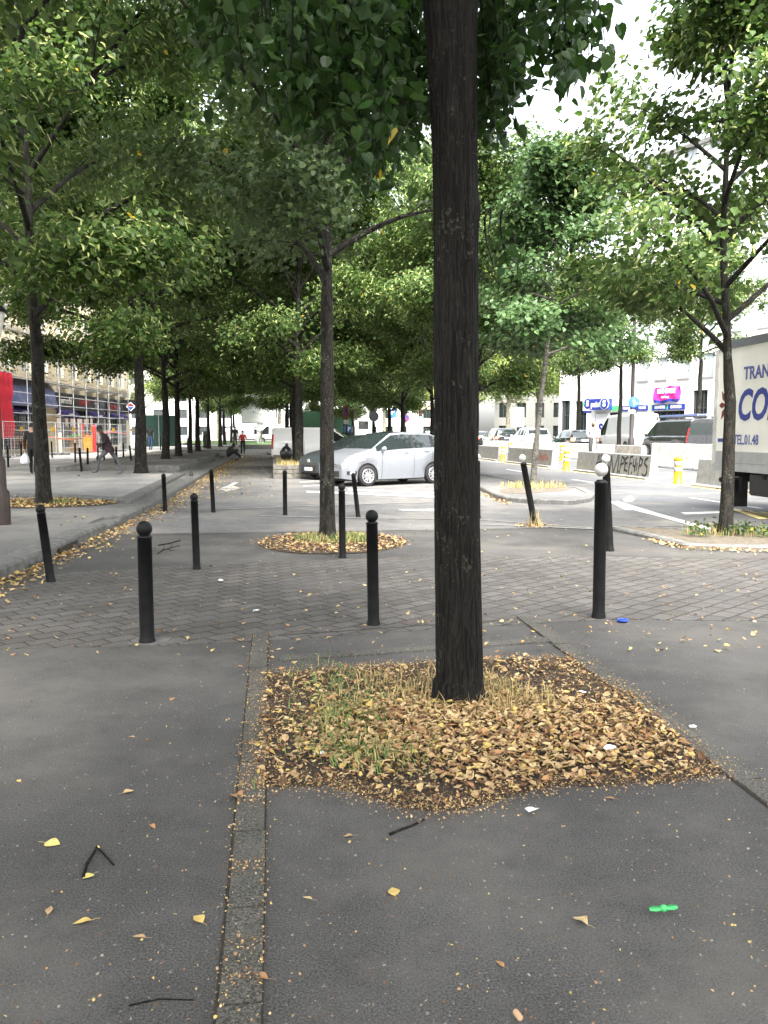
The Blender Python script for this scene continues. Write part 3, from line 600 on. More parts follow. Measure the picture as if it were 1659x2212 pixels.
# ------------------------------------------------------------------ vehicles (local: x forward, y to the car's left, z up)
def interp(x, pts): return float(np.interp(x, [p[0] for p in pts], [p[1] for p in pts]))
class Body:
    def __init__(s, p):
        s.p = p; L = p['L']; ra = p['rw'] + .055; s.ra = ra
        xs = set(np.linspace(-L / 2 + .3, L / 2 - .3, 27).tolist()) | {L / 2, L / 2 - .03, L / 2 - .09, L / 2 - .18, -L / 2, -L / 2 + .03, -L / 2 + .09, -L / 2 + .18} | set(p.get('cuts', []))
        for ax in (p['xf'], p['xr']): xs |= {ax + ra * math.sin(a) for a in np.linspace(-math.pi / 2, math.pi / 2, 13)}
        s.xs = sorted(xs); out = []
        for x in s.xs:
            if not out or x - out[-1] > .012: out.append(x)
        s.xs = out; s.rings = [s.ring(x) for x in s.xs]
    def hw(s, x):
        p = s.p; L = p['L']; e = (L / 2 - abs(x)); k = p.get('round_f', .5) if x > 0 else p.get('round_r', .35); mn = p.get('nose', .72) if x > 0 else p.get('tail', .82)
        t = min(1, max(0, e / k)); return p['W'] / 2 * (mn + (1 - mn) * (1 - (1 - t) ** 2.2))
    def ring(s, x):
        p = s.p; h = s.hw(x); zl = interp(x, p['sill'])
        for ax in (p['xf'], p['xr']):
            if abs(x - ax) < s.ra: zl = max(zl, p['rw'] + math.sqrt(s.ra ** 2 - (x - ax) ** 2))
        zb, zt = interp(x, p['belt']), interp(x, p['top']); zl = min(zl, zb - .1); g = zt - zb; tu = p.get('tumble', .34)
        l = lambda f: zl + (zb - zl) * f
        y4 = h * .955; y5 = max(.1, y4 - tu * g * .86 - .03 * min(1, g / .2)); y6 = max(.08, y5 - .055 - .1 * max(0, .15 - g)); 
        return [(h * .955, zl), (h * .995, l(.3)), (h * 1.0, l(.62)), (h * .99, l(.86)), (h * .96, zb), (y4 - .004, zb + .012 * min(1, g / .1)), (y5, zb + g * .84), (y6, zb + g * .955), (y6 * .5, zt - .006), (0, zt)]
    def side(s, x, r):     # a point of the left flank: station x, row value r
        a = s.ring(x); i = min(len(a) - 2, int(r)); f = r - i; return Vector((x, a[i][0] + (a[i + 1][0] - a[i][0]) * f, a[i][1] + (a[i + 1][1] - a[i][1]) * f))
    def zrow(s, x, z):     # the row value of height z on the flank
        a = s.ring(x)
        for i in range(len(a) - 1):
            if a[i][1] <= z <= a[i + 1][1]: return i + (z - a[i][1]) / max(1e-6, a[i + 1][1] - a[i][1])
        return 4.
    def patch(s, mb, x0, x1, z0f, z1f, mat=0, off=.012, n=7, m=4, sides=(1, -1)):
        for sd_ in sides:
            P = []
            for i in range(n + 1):
                x = x0 + (x1 - x0) * i / n; a, b = (z0f(x) if callable(z0f) else z0f), (z1f(x) if callable(z1f) else z1f)
                for j in range(m + 1):
                    q = s.side(x, s.zrow(x, a + (b - a) * j / m)); dx = (1 if x > 0 else -1) * off * (.9 if abs(x) > s.p['L'] / 2 - .25 else 0)
                    P.append((q.x + dx, (q.y + off) * sd_, q.z))
            fs = [(i * (m + 1) + j, (i + 1) * (m + 1) + j, (i + 1) * (m + 1) + j + 1, i * (m + 1) + j + 1) for i in range(n) for j in range(m)]
            if sd_ > 0: fs = [f[::-1] for f in fs]
            mb.add(P, fs, mat, True)
def wheel(root, x, y, rw, wd, kind='alloy', spokes=6, rimm=None):
    sgn = 1 if y > 0 else -1; t = thing('wheel', None, None); t.parent = root; t.location = (x, y, rw)
    M = Matrix.Rotation(-sgn * math.pi / 2, 4, 'X')
    b = MB(); w2 = wd / 2; ri = rw * .66
    b.lathe([(ri, -w2 * .8), (rw * .93, -w2), (rw * .99, -w2 * .7), (rw, 0), (rw * .99, w2 * .7), (rw * .94, w2), (ri * 1.06, w2 * .92), (ri, w2 * .8), (ri, -w2 * .8)], 28, 0, M); b.build('tyre', RUBBER, t)
    r = MB(); r.lathe([(ri * 1.0, w2 * .82), (ri * .93, w2 * .9), (ri * .88, w2 * .6), (ri * .85, w2 * .2), (.001, w2 * .2)], 28, 1, M)
    r.lathe([(ri * 1.02, w2 * .8), (ri * 1.0, w2 * .95), (ri * .9, w2 * .93), (ri * .88, w2 * .5)], 28, 0, M)
    if kind == 'alloy':
        for k in range(spokes):
            a = 2 * math.pi * k / spokes; Q = M @ Matrix.Rotation(a, 4, 'Z')
            for q in (-1, 1):
                r.add([(.0, q * .012 - .018, w2 * .8), (.0, q * .012 + .018, w2 * .8), (ri * .93, q * ri * .2 + .016, w2 * .9), (ri * .93, q * ri * .2 - .016, w2 * .9)], [(0, 3, 2, 1)], 0, False, Q)
            r.add([(.4 * ri, -.03, w2 * .86), (.4 * ri, .03, w2 * .86), (.62 * ri, .05, w2 * .9), (.62 * ri, -.05, w2 * .9)], [(0, 3, 2, 1)], 0, False, Q)
        r.lathe([(.05, w2 * .8), (.05, w2 * .95), (.03, w2 * 1.0), (.001, w2 * 1.0)], 14, 0, M)
    else:
        r.lathe([(ri * .95, w2 * .7), (ri * .6, w2 * .9), (ri * .3, w2 * .95), (.001, w2 * .97)], 20, 0, M)
    r.build('rim', [rimm or CHROME, DARKP], t); return t
def vehicle(name, label, cat, loc, rotz, p, paint, group=None, plate=None, lit=False, plate_front=None):
    t = thing(name, label, cat, loc, rotz, group); B = Body(p); X, Rg = B.xs, B.rings; nr = len(Rg[0]); L, W = p['L'], p['W']
    parts = {'body': MB(), 'windscreen': MB(), 'rear_window': MB()}; wins = [(a, b) for a, b in p.get('windows', [])]
    sw = {(i, sd_): MB() for i in range(len(wins)) for sd_ in (1, -1)}; bodym = parts['body']
    def cls(i, r):
        xm = (X[i] + X[i + 1]) / 2; g = interp(xm, p['top']) - interp(xm, p['belt'])
        if 5 <= r <= 5 and g > .12:
            for k, (a, b) in enumerate(wins):
                if a <= xm <= b: return ('side', k)
        if r >= 7:
            a, b = p['screen']
            if a <= xm <= b: return ('windscreen',)
            if p.get('rear') and p['rear'][0] <= xm <= p['rear'][1]: return ('rear_window',)
        return ('body',)
    for sgn in (1, -1):
        P = lambda i, r: (X[i], sgn * Rg[i][r][0], Rg[i][r][1])
        for i in range(len(X) - 1):
            for r in range(nr - 1):
                c = cls(i, r); q = [P(i, r), P(i, r + 1), P(i + 1, r + 1), P(i + 1, r)]; q = q if sgn > 0 else q[::-1]
                if c[0] == 'body': bodym.add(q, [(0, 1, 2, 3)], 0, r not in (4, 5))
                elif c[0] == 'side': sw[(c[1], sgn)].add(q, [(0, 1, 2, 3)], 0, True)
                else: parts[c[0]].add(q, [(0, 1, 2, 3)], 0, True)
    for i, flip in ((0, 1), (-1, 0)):
        ring = [(X[i], y, z) for y, z in Rg[i]] + [(X[i], -y, z) for y, z in Rg[i][::-1][1:]]
        bodym.add(ring, [tuple(range(len(ring)))[::(-1 if flip else 1)]], 0)
    bo = bodym.build('body', [paint], t); merge(bo)
    for nme, m_ in (('windscreen', GLASS), ('rear_window', GLASS)):
        if parts[nme].f: merge(parts[nme].build(nme, GLASS, t))
    for (k, sd_), m_ in sw.items():
        if m_.f: merge(m_.build('side_window', GLASS, t))
    u = MB(); u.box(-L / 2 + .18, L / 2 - .18, -W / 2 + .12, W / 2 - .12, .17, .46)
    for ax in (p['xf'], p['xr']): u.box(ax - B.ra - .02, ax + B.ra + .02, -W / 2 + .07, W / 2 - .07, p['rw'] + .02, p['rw'] + B.ra - .03)
    u.build('underbody', RUBBER, t)
    for ax in (p['xf'], p['xr']):
        for sgn in (1, -1): wheel(t, ax, sgn * (W / 2 - .095), p['rw'], .19, p.get('rim', 'alloy'), p.get('spokes', 6), p.get('rimm'))
    # lamps
    hl = p['head']; 
    for sgn in (1, -1):
        b = MB(); B.patch(b, hl[0], hl[1], hl[2], hl[3], 0, .012, sides=(sgn,)); b.build('headlight', LAMPC, t)
        b = MB(); tl = p['tail_lamp']; B.patch(b, tl[0], tl[1], tl[2], tl[3], 0, .012, sides=(sgn,)); b.build('tail_light', REDLIT if lit else REDL, t)
    # mirrors, handles, door seams
    mx, mz = p['mirror']
    for sgn in (1, -1):
        y = sgn * (B.side(mx, 4.6).y); b = MB()
        b.ball((mx, y + sgn * .13, mz), .1, 12, 0, (.62, .95, .72)); b.box(mx - .03, mx + .03, min(y - sgn * .02, y + sgn * .08), max(y - sgn * .02, y + sgn * .08), mz - .07, mz - .03)
        b.build('mirror', p.get('mirrorm', paint), t)
    for hx in p.get('handles', []):
        for sgn in (1, -1):
            z = interp(hx, p['belt']) - .1; y = B.side(hx, B.zrow(hx, z)).y; b = MB(); b.box(hx - .1, hx + .1, min(sgn * y, sgn * (y + .03)), max(sgn * y, sgn * (y + .03)), z - .018, z + .018, 0, None, .012); b.build('door_handle', p.get('handlem', paint), t)
    for x in p.get('seams', []):
        for sgn in (1, -1):
            sm = MB()
            zs = np.linspace(B.ring(x)[0][1] + .03, interp(x, p['belt']) - .005, 9)
            q = [B.side(x, B.zrow(x, z)) for z in zs]
            for a, b_ in zip(q, q[1:]): sm.quad((x - .006, sgn * (a.y + .003), a.z), (x + .006, sgn * (a.y + .003), a.z), (x + .006, sgn * (b_.y + .003), b_.z), (x - .006, sgn * (b_.y + .003), b_.z))
            sm.build('door_seam', DARKP, t)
    # pillars and rubber strips
    for sgn in ((1, -1) if p.get('trim') else ()):
        tr = MB(); B.patch(tr, p['xr'] + B.ra + .05, p['xf'] - B.ra - .05, p['trim'][0], p['trim'][1], 0, .01, 10, 2, (sgn,)); tr.build('side_trim', DARKP, t)
    gr = p.get('grille')
    if gr:
        b = MB()
        for (y, z0, z1) in gr: b.box(L / 2 - .02, L / 2 + .014, -y, y, z0, z1, 0, None, .01)
        b.build('grille', DARKP, t)
    if plate_front:
        b = MB(); b.box(L / 2 + .012, L / 2 + .022, -.26, .26, plate_front[1] - .055, plate_front[1] + .055, 0); b.box(L / 2 + .012, L / 2 + .024, -.26, -.225, plate_front[1] - .055, plate_front[1] + .055, 1); q = b.build('number_plate', [WHITE, BLUE2], t)
        text(plate_front[0], .1, BLK, q, (L / 2 + .0235, 0, plate_front[1]), (math.pi / 2, 0, math.pi / 2), depth=.001, sx=.75, bold=.002)
    if plate:
        b = MB(); b.box(-L / 2 - .022, -L / 2 - .006, -.26, .26, plate[1] - .055, plate[1] + .055, 0); q = b.build('number_plate', [WHITE], t)
        text(plate[0], .1, BLK, q, (-L / 2 - .0235, 0, plate[1]), (math.pi / 2, 0, -math.pi / 2), depth=.001, sx=.75, bold=.002)
    if p.get('bumper'):
        b = MB(); z0, z1 = p['bumper']; B.patch(b, -L / 2 + .01, -L / 2 + .4, z0, z1, 0, .015, 8, 3); b.box(-L / 2 - .02, -L / 2 + .05, -B.hw(-L / 2) + .02, B.hw(-L / 2) - .02, z0, z1, 0, None, .01); b.build('bumper', DARKP, t)
    return t, B
def merge(o):
    bm = bmesh.new(); bm.from_mesh(o.data); bmesh.ops.remove_doubles(bm, verts=bm.verts, dist=.0005); bmesh.ops.recalc_face_normals(bm, faces=bm.faces); bm.to_mesh(o.data); bm.free()

def hatch(L=3.94, W=1.72, H=1.52, rw=.31):
    a, b = L / 2, -L / 2
    return dict(L=L, W=W, rw=rw, xf=a - .78, xr=b + .70, sill=[(b, .34), (b + .3, .22), (0, .2), (a - .3, .2), (a, .25)],
        belt=[(b, .78), (b + .1, .98), (b + .5, 1.03), (0, .98), (a - .95, .93), (a - .55, .85), (a - .15, .70), (a, .55)],
        top=[(b, .80), (b + .05, .99), (b + .12, 1.06), (b + .42, H - .12), (b + .75, H - .03), (-.1, H), (.3, H - .04), (a - 1.02, 1.0), (a - .7, .94), (a - .4, .86), (a - .15, .75), (a, .58)],
        screen=(.28, a - 1.02), rear=(b + .12, b + .45), windows=[(b + .3, b + .66), (b + .74, b + 1.42), (b + 1.53, a - 1.1)], tumble=.36,
        head=(a - .66, a - .1, lambda x: interp(x, [(a - .66, .72), (a - .1, .58)]), lambda x: interp(x, [(a - .66, .80), (a - .1, .70)])), tail_lamp=(b + .02, b + .28, .78, .98),
        mirror=(a - 1.3, 1.0), handles=[b + 1.0, b + 1.78], seams=[b + .78, b + 1.48, a - 1.27], grille=[(.5, .28, .46)], cuts=[b + .74, b + 1.42, b + 1.53, a - 1.1, .28, a - 1.02, b + .12, b + .45])
def van(L=4.97, W=1.98, H=1.97, rw=.335, nose=1.0, wins=None, hood=1.12):
    a, b = L / 2, -L / 2
    return dict(L=L, W=W, rw=rw, xf=a - .93, xr=b + 1.0, sill=[(b, .4), (b + .2, .3), (a - .3, .27), (a, .3)], round_r=.12, tail=.95, round_f=.6, nose=.74,
        belt=[(b, 1.14), (0, 1.14), (a - 1.0, 1.1), (a - .6, hood - .1), (a - .15, .82), (a, .62)],
        top=[(b, H - .06), (b + .06, H - .02), (b + .3, H), (.2, H), (a - 1.55, H - .06), (a - 1.42, H - .16), (a - .62 * nose, hood + .04), (a - .45, hood - .03), (a - .15, .88), (a, .66)],
        screen=(a - 1.45, a - .62 * nose), rear=None, windows=wins or [(a - 1.78, a - .85)], tumble=.16, rim='steel',
        head=(a - .62, a - .1, lambda x: interp(x, [(a - .62, .80), (a - .1, .64)]), lambda x: interp(x, [(a - .62, 1.0), (a - .1, .80)])), tail_lamp=(b + .012, b + .1, .85, 1.45),
        mirror=(a - 1.0, 1.2), mirrorm=DARKP, handles=[a - 1.85], handlem=DARKP, seams=[a - 1.88, a - .95, b + 1.7], grille=[(.55, .5, .66), (.6, .3, .44)], trim=(.42, .54), cuts=[a - 1.78, a - .85, a - 1.45, a - .62 * nose])
def suv(L=4.3, W=1.8, H=1.63, rw=.34):
    a, b = L / 2, -L / 2; p = hatch(L, W, H, rw); p.update(xf=a - .85, xr=b + .78, sill=[(b, .42), (b + .3, .3), (0, .26), (a, .32)],
        belt=[(b, .85), (b + .08, 1.06), (b + .5, 1.1), (0, 1.05), (a - 1.0, 1.0), (a - .5, .95), (a - .12, .82), (a, .6)],
        top=[(b, .9), (b + .05, 1.07), (b + .12, 1.14), (b + .32, H - .12), (b + .6, H - .03), (-.1, H), (.2, H - .04), (a - 1.15, 1.07), (a - .7, 1.02), (a - .35, .95), (a - .12, .86), (a, .64)],
        screen=(.18, a - 1.15), rear=(b + .12, b + .36), tail_lamp=(b + .012, b + .2, .82, 1.02), windows=[(b + .34, b + .72), (b + .8, b + 1.5), (b + 1.6, a - 1.3)], cuts=[b + .8, b + 1.5, b + 1.6, a - 1.3, .18, a - 1.15, b + .12, b + .36], mirror=(a - 1.4, 1.08))
    return p
SILV = pm('silver_paint', (.25, .265, .29), .28, .35, var=.03, coat=.5)
SILVD = pm('grey_silver_paint', (.05, .06, .064), .3, .3, var=.03, coat=.5)
BLKP = pm('black_car_paint', (.014, .015, .018), .15, .1, var=.1, coat=1)
WHP = pm('white_car_paint', (.8, .8, .8), .25, var=.03, coat=.6)
DKV = pm('anthracite_paint', (.035, .036, .04), .22, .3, var=.1, coat=.8)
VANW = pm('pale_van_paint', (.62, .63, .62), .35, var=.05, coat=.3)
# the silver hatchback parked askew: front wheel and rear wheel where the photo has them
fw, rwp = G(789.5, 1051), G(936, 1044.5); hd = (fw - rwp).normalized(); hr = math.atan2(hd.y, hd.x)
pc = hatch(3.94, 1.73, 1.61, .315); a, b = 1.97, -1.97
pc.update(belt=[(b, .85), (b + .1, 1.08), (b + .5, 1.12), (0, 1.07), (a - .95, 1.0), (a - .55, .94), (a - .15, .80), (a, .62)],
    top=[(b, .87), (b + .05, 1.06), (b + .12, 1.13), (b + .42, 1.46), (b + .75, 1.57), (-.2, 1.61), (.25, 1.57), (a - .98, 1.1), (a - .7, 1.04), (a - .4, .96), (a - .15, .85), (a, .65)],
    head=(a - .66, a - .1, lambda x: interp(x, [(1.31, .78), (1.87, .66)]), lambda x: interp(x, [(1.31, .90), (1.87, .78)])), mirror=(a - 1.28, 1.1))
pc['screen'] = (.25, a - .98); pc['cuts'] = pc['cuts'] + [a - .98, .25]; mid = (fw + rwp) / 2; side = Vector((-hd.y, hd.x, 0))
off = -(pc['xf'] + pc['xr']) / 2
c0 = mid - side * (1.73 / 2 - .1) + hd * off
silver, SB = vehicle('silver_hatchback', 'silver hatchback parked askew with black roof panel and fuzzy tree reflections', 'car', c0, hr, pc, SILV, 'cars parked in the yard', plate_front=('AY-862-KD', .52))
a_ = 3.94 / 2
b = MB(); SB.patch(b, -.35, .28, 0, 0, 0) if False else None
b = MB()
for z_, h_ in ((.615, .03), (.66, .02)): b.box(a_ - .02, a_ + .004, -.42, .42, z_ - h_, z_ + h_ * .3, 0, None, .006)
b.build('upper_grille', DARKP, silver)
b = MB()
for z_ in (.64, .69):
    for s_ in (1, -1): b.add([(a_ + .008, s_ * .5, z_ - .03), (a_ + .014, s_ * .08, z_), (a_ + .014, 0, z_ + .05), (a_ + .014, 0, z_ + .025), (a_ + .014, s_ * .08, z_ - .02), (a_ + .008, s_ * .5, z_ - .045)], [(0, 1, 4, 5), (1, 2, 3, 4)])
b.build('badge', CHROME, silver)
rb = MB(); xs_ = [-.45, -.3, -.2, -.1, 0, .1, .2, .25]
for x0, x1 in zip(xs_, xs_[1:]):
    r0, r1 = SB.ring(x0), SB.ring(x1)
    for sgn in (1, -1):
        for k in (7, 8): rb.quad((x0, sgn * r0[k][0] * .98, r0[k][1] + .008), (x1, sgn * r1[k][0] * .98, r1[k][1] + .008), (x1, sgn * r1[k + 1][0] * .98, r1[k + 1][1] + .008), (x0, sgn * r0[k + 1][0] * .98, r0[k + 1][1] + .008))
rb.build('roof_panel', GLASS, silver)
for sgn in (1, -1):
    b = MB(); SB.patch(b, a_ - .42, a_ - .12, .36, .46, 0, .008, sides=(sgn,)); b.build('fog_light', DARKP, silver)
    b = MB(); SB.patch(b, a_ - .32, a_ - .2, .375, .445, 0, .016, sides=(sgn,)); b.build('fog_lamp', LAMPC, silver)
    for x0 in (-a_ + 1.42, -a_ + .66):
        b = MB(); q0, q1 = SB.side(x0, 5.02), SB.side(x0 + .115, 5.02); q2, q3 = SB.side(x0 + .115, 5.98), SB.side(x0, 5.98)
        b.quad(*[(q.x, sgn * (q.y + .008), q.z) for q in (q0, q1, q2, q3)]); b.build('pillar', DARKP, silver)
# the grey car beside it, nose out a little further
pn = hatch(4.25, 1.8, 1.5, .315); pn['head'] = (4.25 / 2 - .85, 4.25 / 2 - .1, lambda x: interp(x, [(1.27, .80), (2.02, .6)]), lambda x: interp(x, [(1.27, .86), (2.02, .74)])); pn['grille'] = [(.48, .30, .50)]
c1 = c0 - side * 3.2 - hd * 1.3
grey, GB = vehicle('grey_hatchback', 'darker grey hatchback nosing out beside the stone planter, broad black grille', 'car', c1, hr, pn, SILVD, 'cars parked in the yard', plate_front=('CD-313-ZH', .37))
b = MB(); b.box(2.11, 2.15, -.07, .07, .585, .70, 0, None, .012); b.build('badge', CHROME, grey)
# white van parked further back
pv = van(4.7, 1.85, 1.86, .32, hood=1.08); pv['tail_lamp'] = (-2.35 + .012, -2.35 + .13, .75, 1.5); pv['trim'] = (.30, .42)
vp = D(676, 980, 43.5); parked, _ = vehicle('white_panel_van', 'white panel van parked broadside beside the stone planters', 'van', (vp.x + .35, 43.5, 0), R(-4), pv, WHP, 'white vans')
for k, (px, y, rz, lab, nm) in enumerate([(545 - 10, 108, R(2), 'white panel van beyond the lawn, behind the man in the black jacket', 'b'), (600, 103, R(178), 'white high van beyond the lawn behind the billboard post', 'c'), (572, 112, R(176), 'white van half hidden between the billboard and another white van', 'd')]):
    q = D(px, 950, y); pz = van(5.4, 2.0, 2.35 if k else 2.0, .34, hood=1.2); vehicle('white_panel_van', lab, 'van', (q.x, y, .3), rz, pz, WHP, 'white vans')
# --- the queue on the far carriageway
V1, V2 = 17.6, 18.9
def qcar(name, lab, cat, px, d, v, p, paint, plate=None, lit=True):
    k = (px - CX) / F; x = k * d; q = Vector((x, d, .3)); return vehicle(name, lab, cat, q + AX * (p['L'] / 2), AVROT, p, paint, 'cars queueing on the far carriageway', plate, lit)
pb = hatch(3.97, 1.68, 1.47, .31); pb['tail_lamp'] = (-3.97 / 2 + .012, -3.97 / 2 + .22, .80, 1.0); pb['bumper'] = (.36, .6)
qcar('black_hatchback', 'black hatchback with round brake lights lit, behind the concrete blocks', 'car', 1264, 47.5, V1, pb, BLKP, ('DW-414-KP', .86))
ps = suv(); ps['bumper'] = (.42, .6); qcar('white_crossover', 'white crossover with brake lights lit, second in the queue', 'car', 1163, 55, V1, ps, WHP, ('EJ-250-QT', .9))
qcar('black_crossover', 'black crossover with silver roof rails ahead of the white crossover', 'car', 1096, 62, V1, suv(4.4, 1.82, 1.66), BLKP, ('FB-718-ZN', .9))
qcar('dark_saloon', 'dark saloon car with red lights ahead of the black crossover', 'car', 1053, 70, V1, hatch(4.4, 1.78, 1.45, .315), BLKP, ('CV-093-HA', .8))
qcar('white_saloon', 'pale car roof visible past the rear of the silver hatchback', 'car', 944, 74, V1, hatch(4.2, 1.76, 1.47, .315), WHP, None, False)
# --- dark van with a ladder
pd = van(4.97, 1.98, 1.95, .335); pd['tail_lamp'] = (-2.485 + .012, -2.485 + .05, .85, 1.5); pd['rim'] = 'alloy'; pd['bumper'] = (.4, .62)
dq = Vector(((1524 - CX) / F * 38, 38, .28)); dark, DB = vehicle('dark_van', 'anthracite panel van carrying a ladder on its roof bars', 'van', dq + AX * 2.48, AVROT, pd, DKV, 'cars queueing on the far carriageway', ('EW-976-WT', .72), False)
for x in (-1.6, -.2, 1.0):
    b = MB(); b.box(x - .03, x + .03, -.72, .72, 2.02, 2.06); b.box(x - .03, x + .03, -.74, -.68, 1.9, 2.05); b.box(x - .03, x + .03, .68, .74, 1.9, 2.05); b.build('roof_bar', DARKP, dark)
b = MB(); b.box(-2.489, -2.482, -.8, .8, 1.2, 1.74, 0); b.build('rear_window', GLASS, dark)
b = MB(); b.box(-2.495, -2.489, -.006, .006, .62, 1.86, 0); b.build('door_seam', RUBBER, dark)
ld = thing('ladder', 'pale blue and white ladder lying on the roof of the dark van', 'ladder', dark.location + Vector((0, 0, 2.06)), AVROT)
for y in (.12, .52):
    b = MB(); b.box(-2.6, 1.1, y - .02, y + .02, 0, .09); b.build('rail', pm('ladder_rail', (.25, .32, .6), .4, .3), ld)
for k in range(13): b = MB(); b.tube([(-2.5 + k * .28, .1, .045), (-2.5 + k * .28, .54, .045)], .016, 6); b.build('rung', STEEL, ld)
# --- big white van past the median
pw = van(6.0, 2.05, 2.52, .35, .95, hood=1.25); wq = Vector(((1352 - CX) / F * 55, 55, .3)); vehicle('tall_white_van', 'tall long white van with dark cab window before the tyre shop', 'van', wq, AVROT, pw, VANW, 'white vans')
# --- lorry at the edge of the frame
TRW = pm('truck_panel', (.8, .78, .7), .5, var=.08, scale=1.5)
NAVY = pm('truck_navy', (.03, .05, .25), .5); DKR = pm('dark_red', (.16, .02, .015), .6)
tp = Vector(((1537 - CX) / F * 17, 17, 0)); trk = thing('box_lorry', 'white box lorry with big navy letters on its side, passing on the road', 'lorry', tp, AVROT + math.pi)   # local x towards the viewer, local -y... its side faces the footway
Lb, z0, z1 = 6.4, .98, 3.2
b = MB(); b.box(0, Lb, 0.0, 2.4, z0, z1, 0); b.build('cargo_box', TRW, trk)
b = MB(); b.box(-.01, .17, -.012, 2.41, z0 - .06, z1 + .02, 0, None, .02); b.build('rear_frame', pm('worn_frame', (.55, .54, .5), .6, var=.25, scale=4), trk)
b = MB(); b.box(.17, Lb, -.02, .05, z1 - .02, z1 + .14, 0); b.box(.17, Lb, .05, 2.42, z1 + .0, z1 + .13); b.build('roof_rail', pm('lorry_rail', (.14, .15, .16), .5), trk)
b = MB(); b.box(.17, Lb, -.015, .0, z0 - .0, z0 + .22, 0); b.box(.1, Lb, -.02, .06, z0 - .16, z0 - .005, 0); b.build('side_skirt', pm('lorry_skirt', (.36, .36, .35), .5), trk)
b = MB(); b.box(.3, 8.6, .5, .62, .62, .82); b.box(.3, 8.6, 1.75, 1.87, .62, .82)
for x in (.5, 1.6, 2.9, 4.2): b.box(x, x + .1, .1, 2.3, .7, .84)
b.tube([(.12, .12, .62), (.12, 2.3, .62)], .05, 8); b.box(.5, .62, .3, .42, .4, .7); b.box(.5, .62, 1.95, 2.05, .4, .7)
b.build('chassis', RUBBER, trk)
b = MB(); b.box(1.15, 1.95, .12, .62, .38, .8, 0, None, .03); b.build('side_box', DARKP, trk)
for x in (.42, 2.12): b = MB(); b.box(x, x + .05, .08, .52, .1, .64); b.build('mudflap', RUBBER, trk)
for x in (2.75,):
    for y in (.24, 2.16): wheel(trk, x, y, .44, .3, 'steel', rimm=STEEL)
for y in (.24, 2.16): wheel(trk, 7.6, y, .44, .3, 'steel', rimm=STEEL)
b = MB(); b.loft([[(x, y, z) for y, z in ((.1, .5), (2.3, .5), (2.3, 2.5 - k), (.1, 2.5 - k))] for x, k in ((6.65, 0), (8.0, 0), (8.5, .9))], 0, True, False); b.build('cab', WHP, trk)
b = MB(); b.box(6.9, 7.8, .09, .1, 1.5, 2.3); b.build('cab_window', GLASS, trk)
fr = (math.pi / 2, 0, 0)
for s_, sz, x, z, m_, nm, bold, sh, sx_ in (('TRANS', .33, 1.05, 2.66, pm('faded_navy', (.10, .11, .30), .6), 'lettering', .008, .0, .95), ('COLIS', .80, .86, 2.05, NAVY, 'lettering', .022, .22, .8), ('TEL.01.48', .26, .78, 1.42, pm('faded_navy', (.10, .11, .30), .6), 'lettering', .004, 0, .8)):
    text(s_, sz, m_, trk, (x, -.004, z), fr, depth=.003, align='LEFT', sx=sx_, bold=bold, shear=sh)
b = MB(); b.box(.2, .5, -.005, .0, 1.38, 1.45); b.build('stripe', NAVY, trk)
b = MB()
for k in range(8):
    a = k * math.pi / 4; rr_ = .3; c = (.5, 2.1)
    b.add([(c[0], -.004, c[1]), (c[0] + rr_ * math.cos(a - .25) * .7, -.004, c[1] + rr_ * math.sin(a - .25) * .8), (c[0] + rr_ * math.cos(a), -.004, c[1] + rr_ * 1.35 * math.sin(a)), (c[0] + rr_ * math.cos(a + .25) * .7, -.004, c[1] + rr_ * math.sin(a + .25) * .8)], [(0, 1, 2, 3)])
b.build('emblem', DKR, trk)
# --- green lorry far away
gq = D(735, 940, 84); gl = thing('green_lorry', 'dark green skip lorry standing beyond the long island trees', 'lorry', (gq.x, 84, .05), R(8))
b = MB(); b.box(-4.2, 1.2, -1.2, 1.2, 1.1, 3.6)
for k in range(14): b.box(-4.1 + k * .4, -4.02 + k * .4, -1.26, -1.2, 1.15, 3.55)
b.build('skip', pm('dark_green', (.015, .06, .025), .6), gl)
b = MB(); b.loft([[(x, y, z) for y, z in ((-1.15, .5), (1.15, .5), (1.15, h_), (-1.15, h_))] for x, h_ in ((1.4, 3.0), (2.9, 3.0), (3.3, 1.8))], 0, True, False); b.build('cab', WHP, gl)
b = MB(); b.box(1.7, 2.7, -1.16, -1.15, 1.9, 2.7); b.build('cab_window', GLASS, gl)
b = MB(); b.box(-4.2, 3.2, -.6, .6, .6, 1.0); b.build('chassis', RUBBER, gl)
b = MB(); b.tube([(.2, -1.1, 3.5), (1.2, -1.1, 4.6), (3.0, -1.1, 4.4)], .12, 8); b.build('lifting_arm', pm('green_arm', (.05, .4, .08), .5), gl)
for x in (-3.2, -2.1, 2.3):
    for y in (-1.05, 1.05): wheel(gl, x, y, .5, .3, 'steel', rimm=STEEL)
b = MB(); b.ball((3.25, -1.0, 3.1), .12); b.build('beacon', pm('orange_beacon', (1, .5, .1), .3, emit=4), gl)
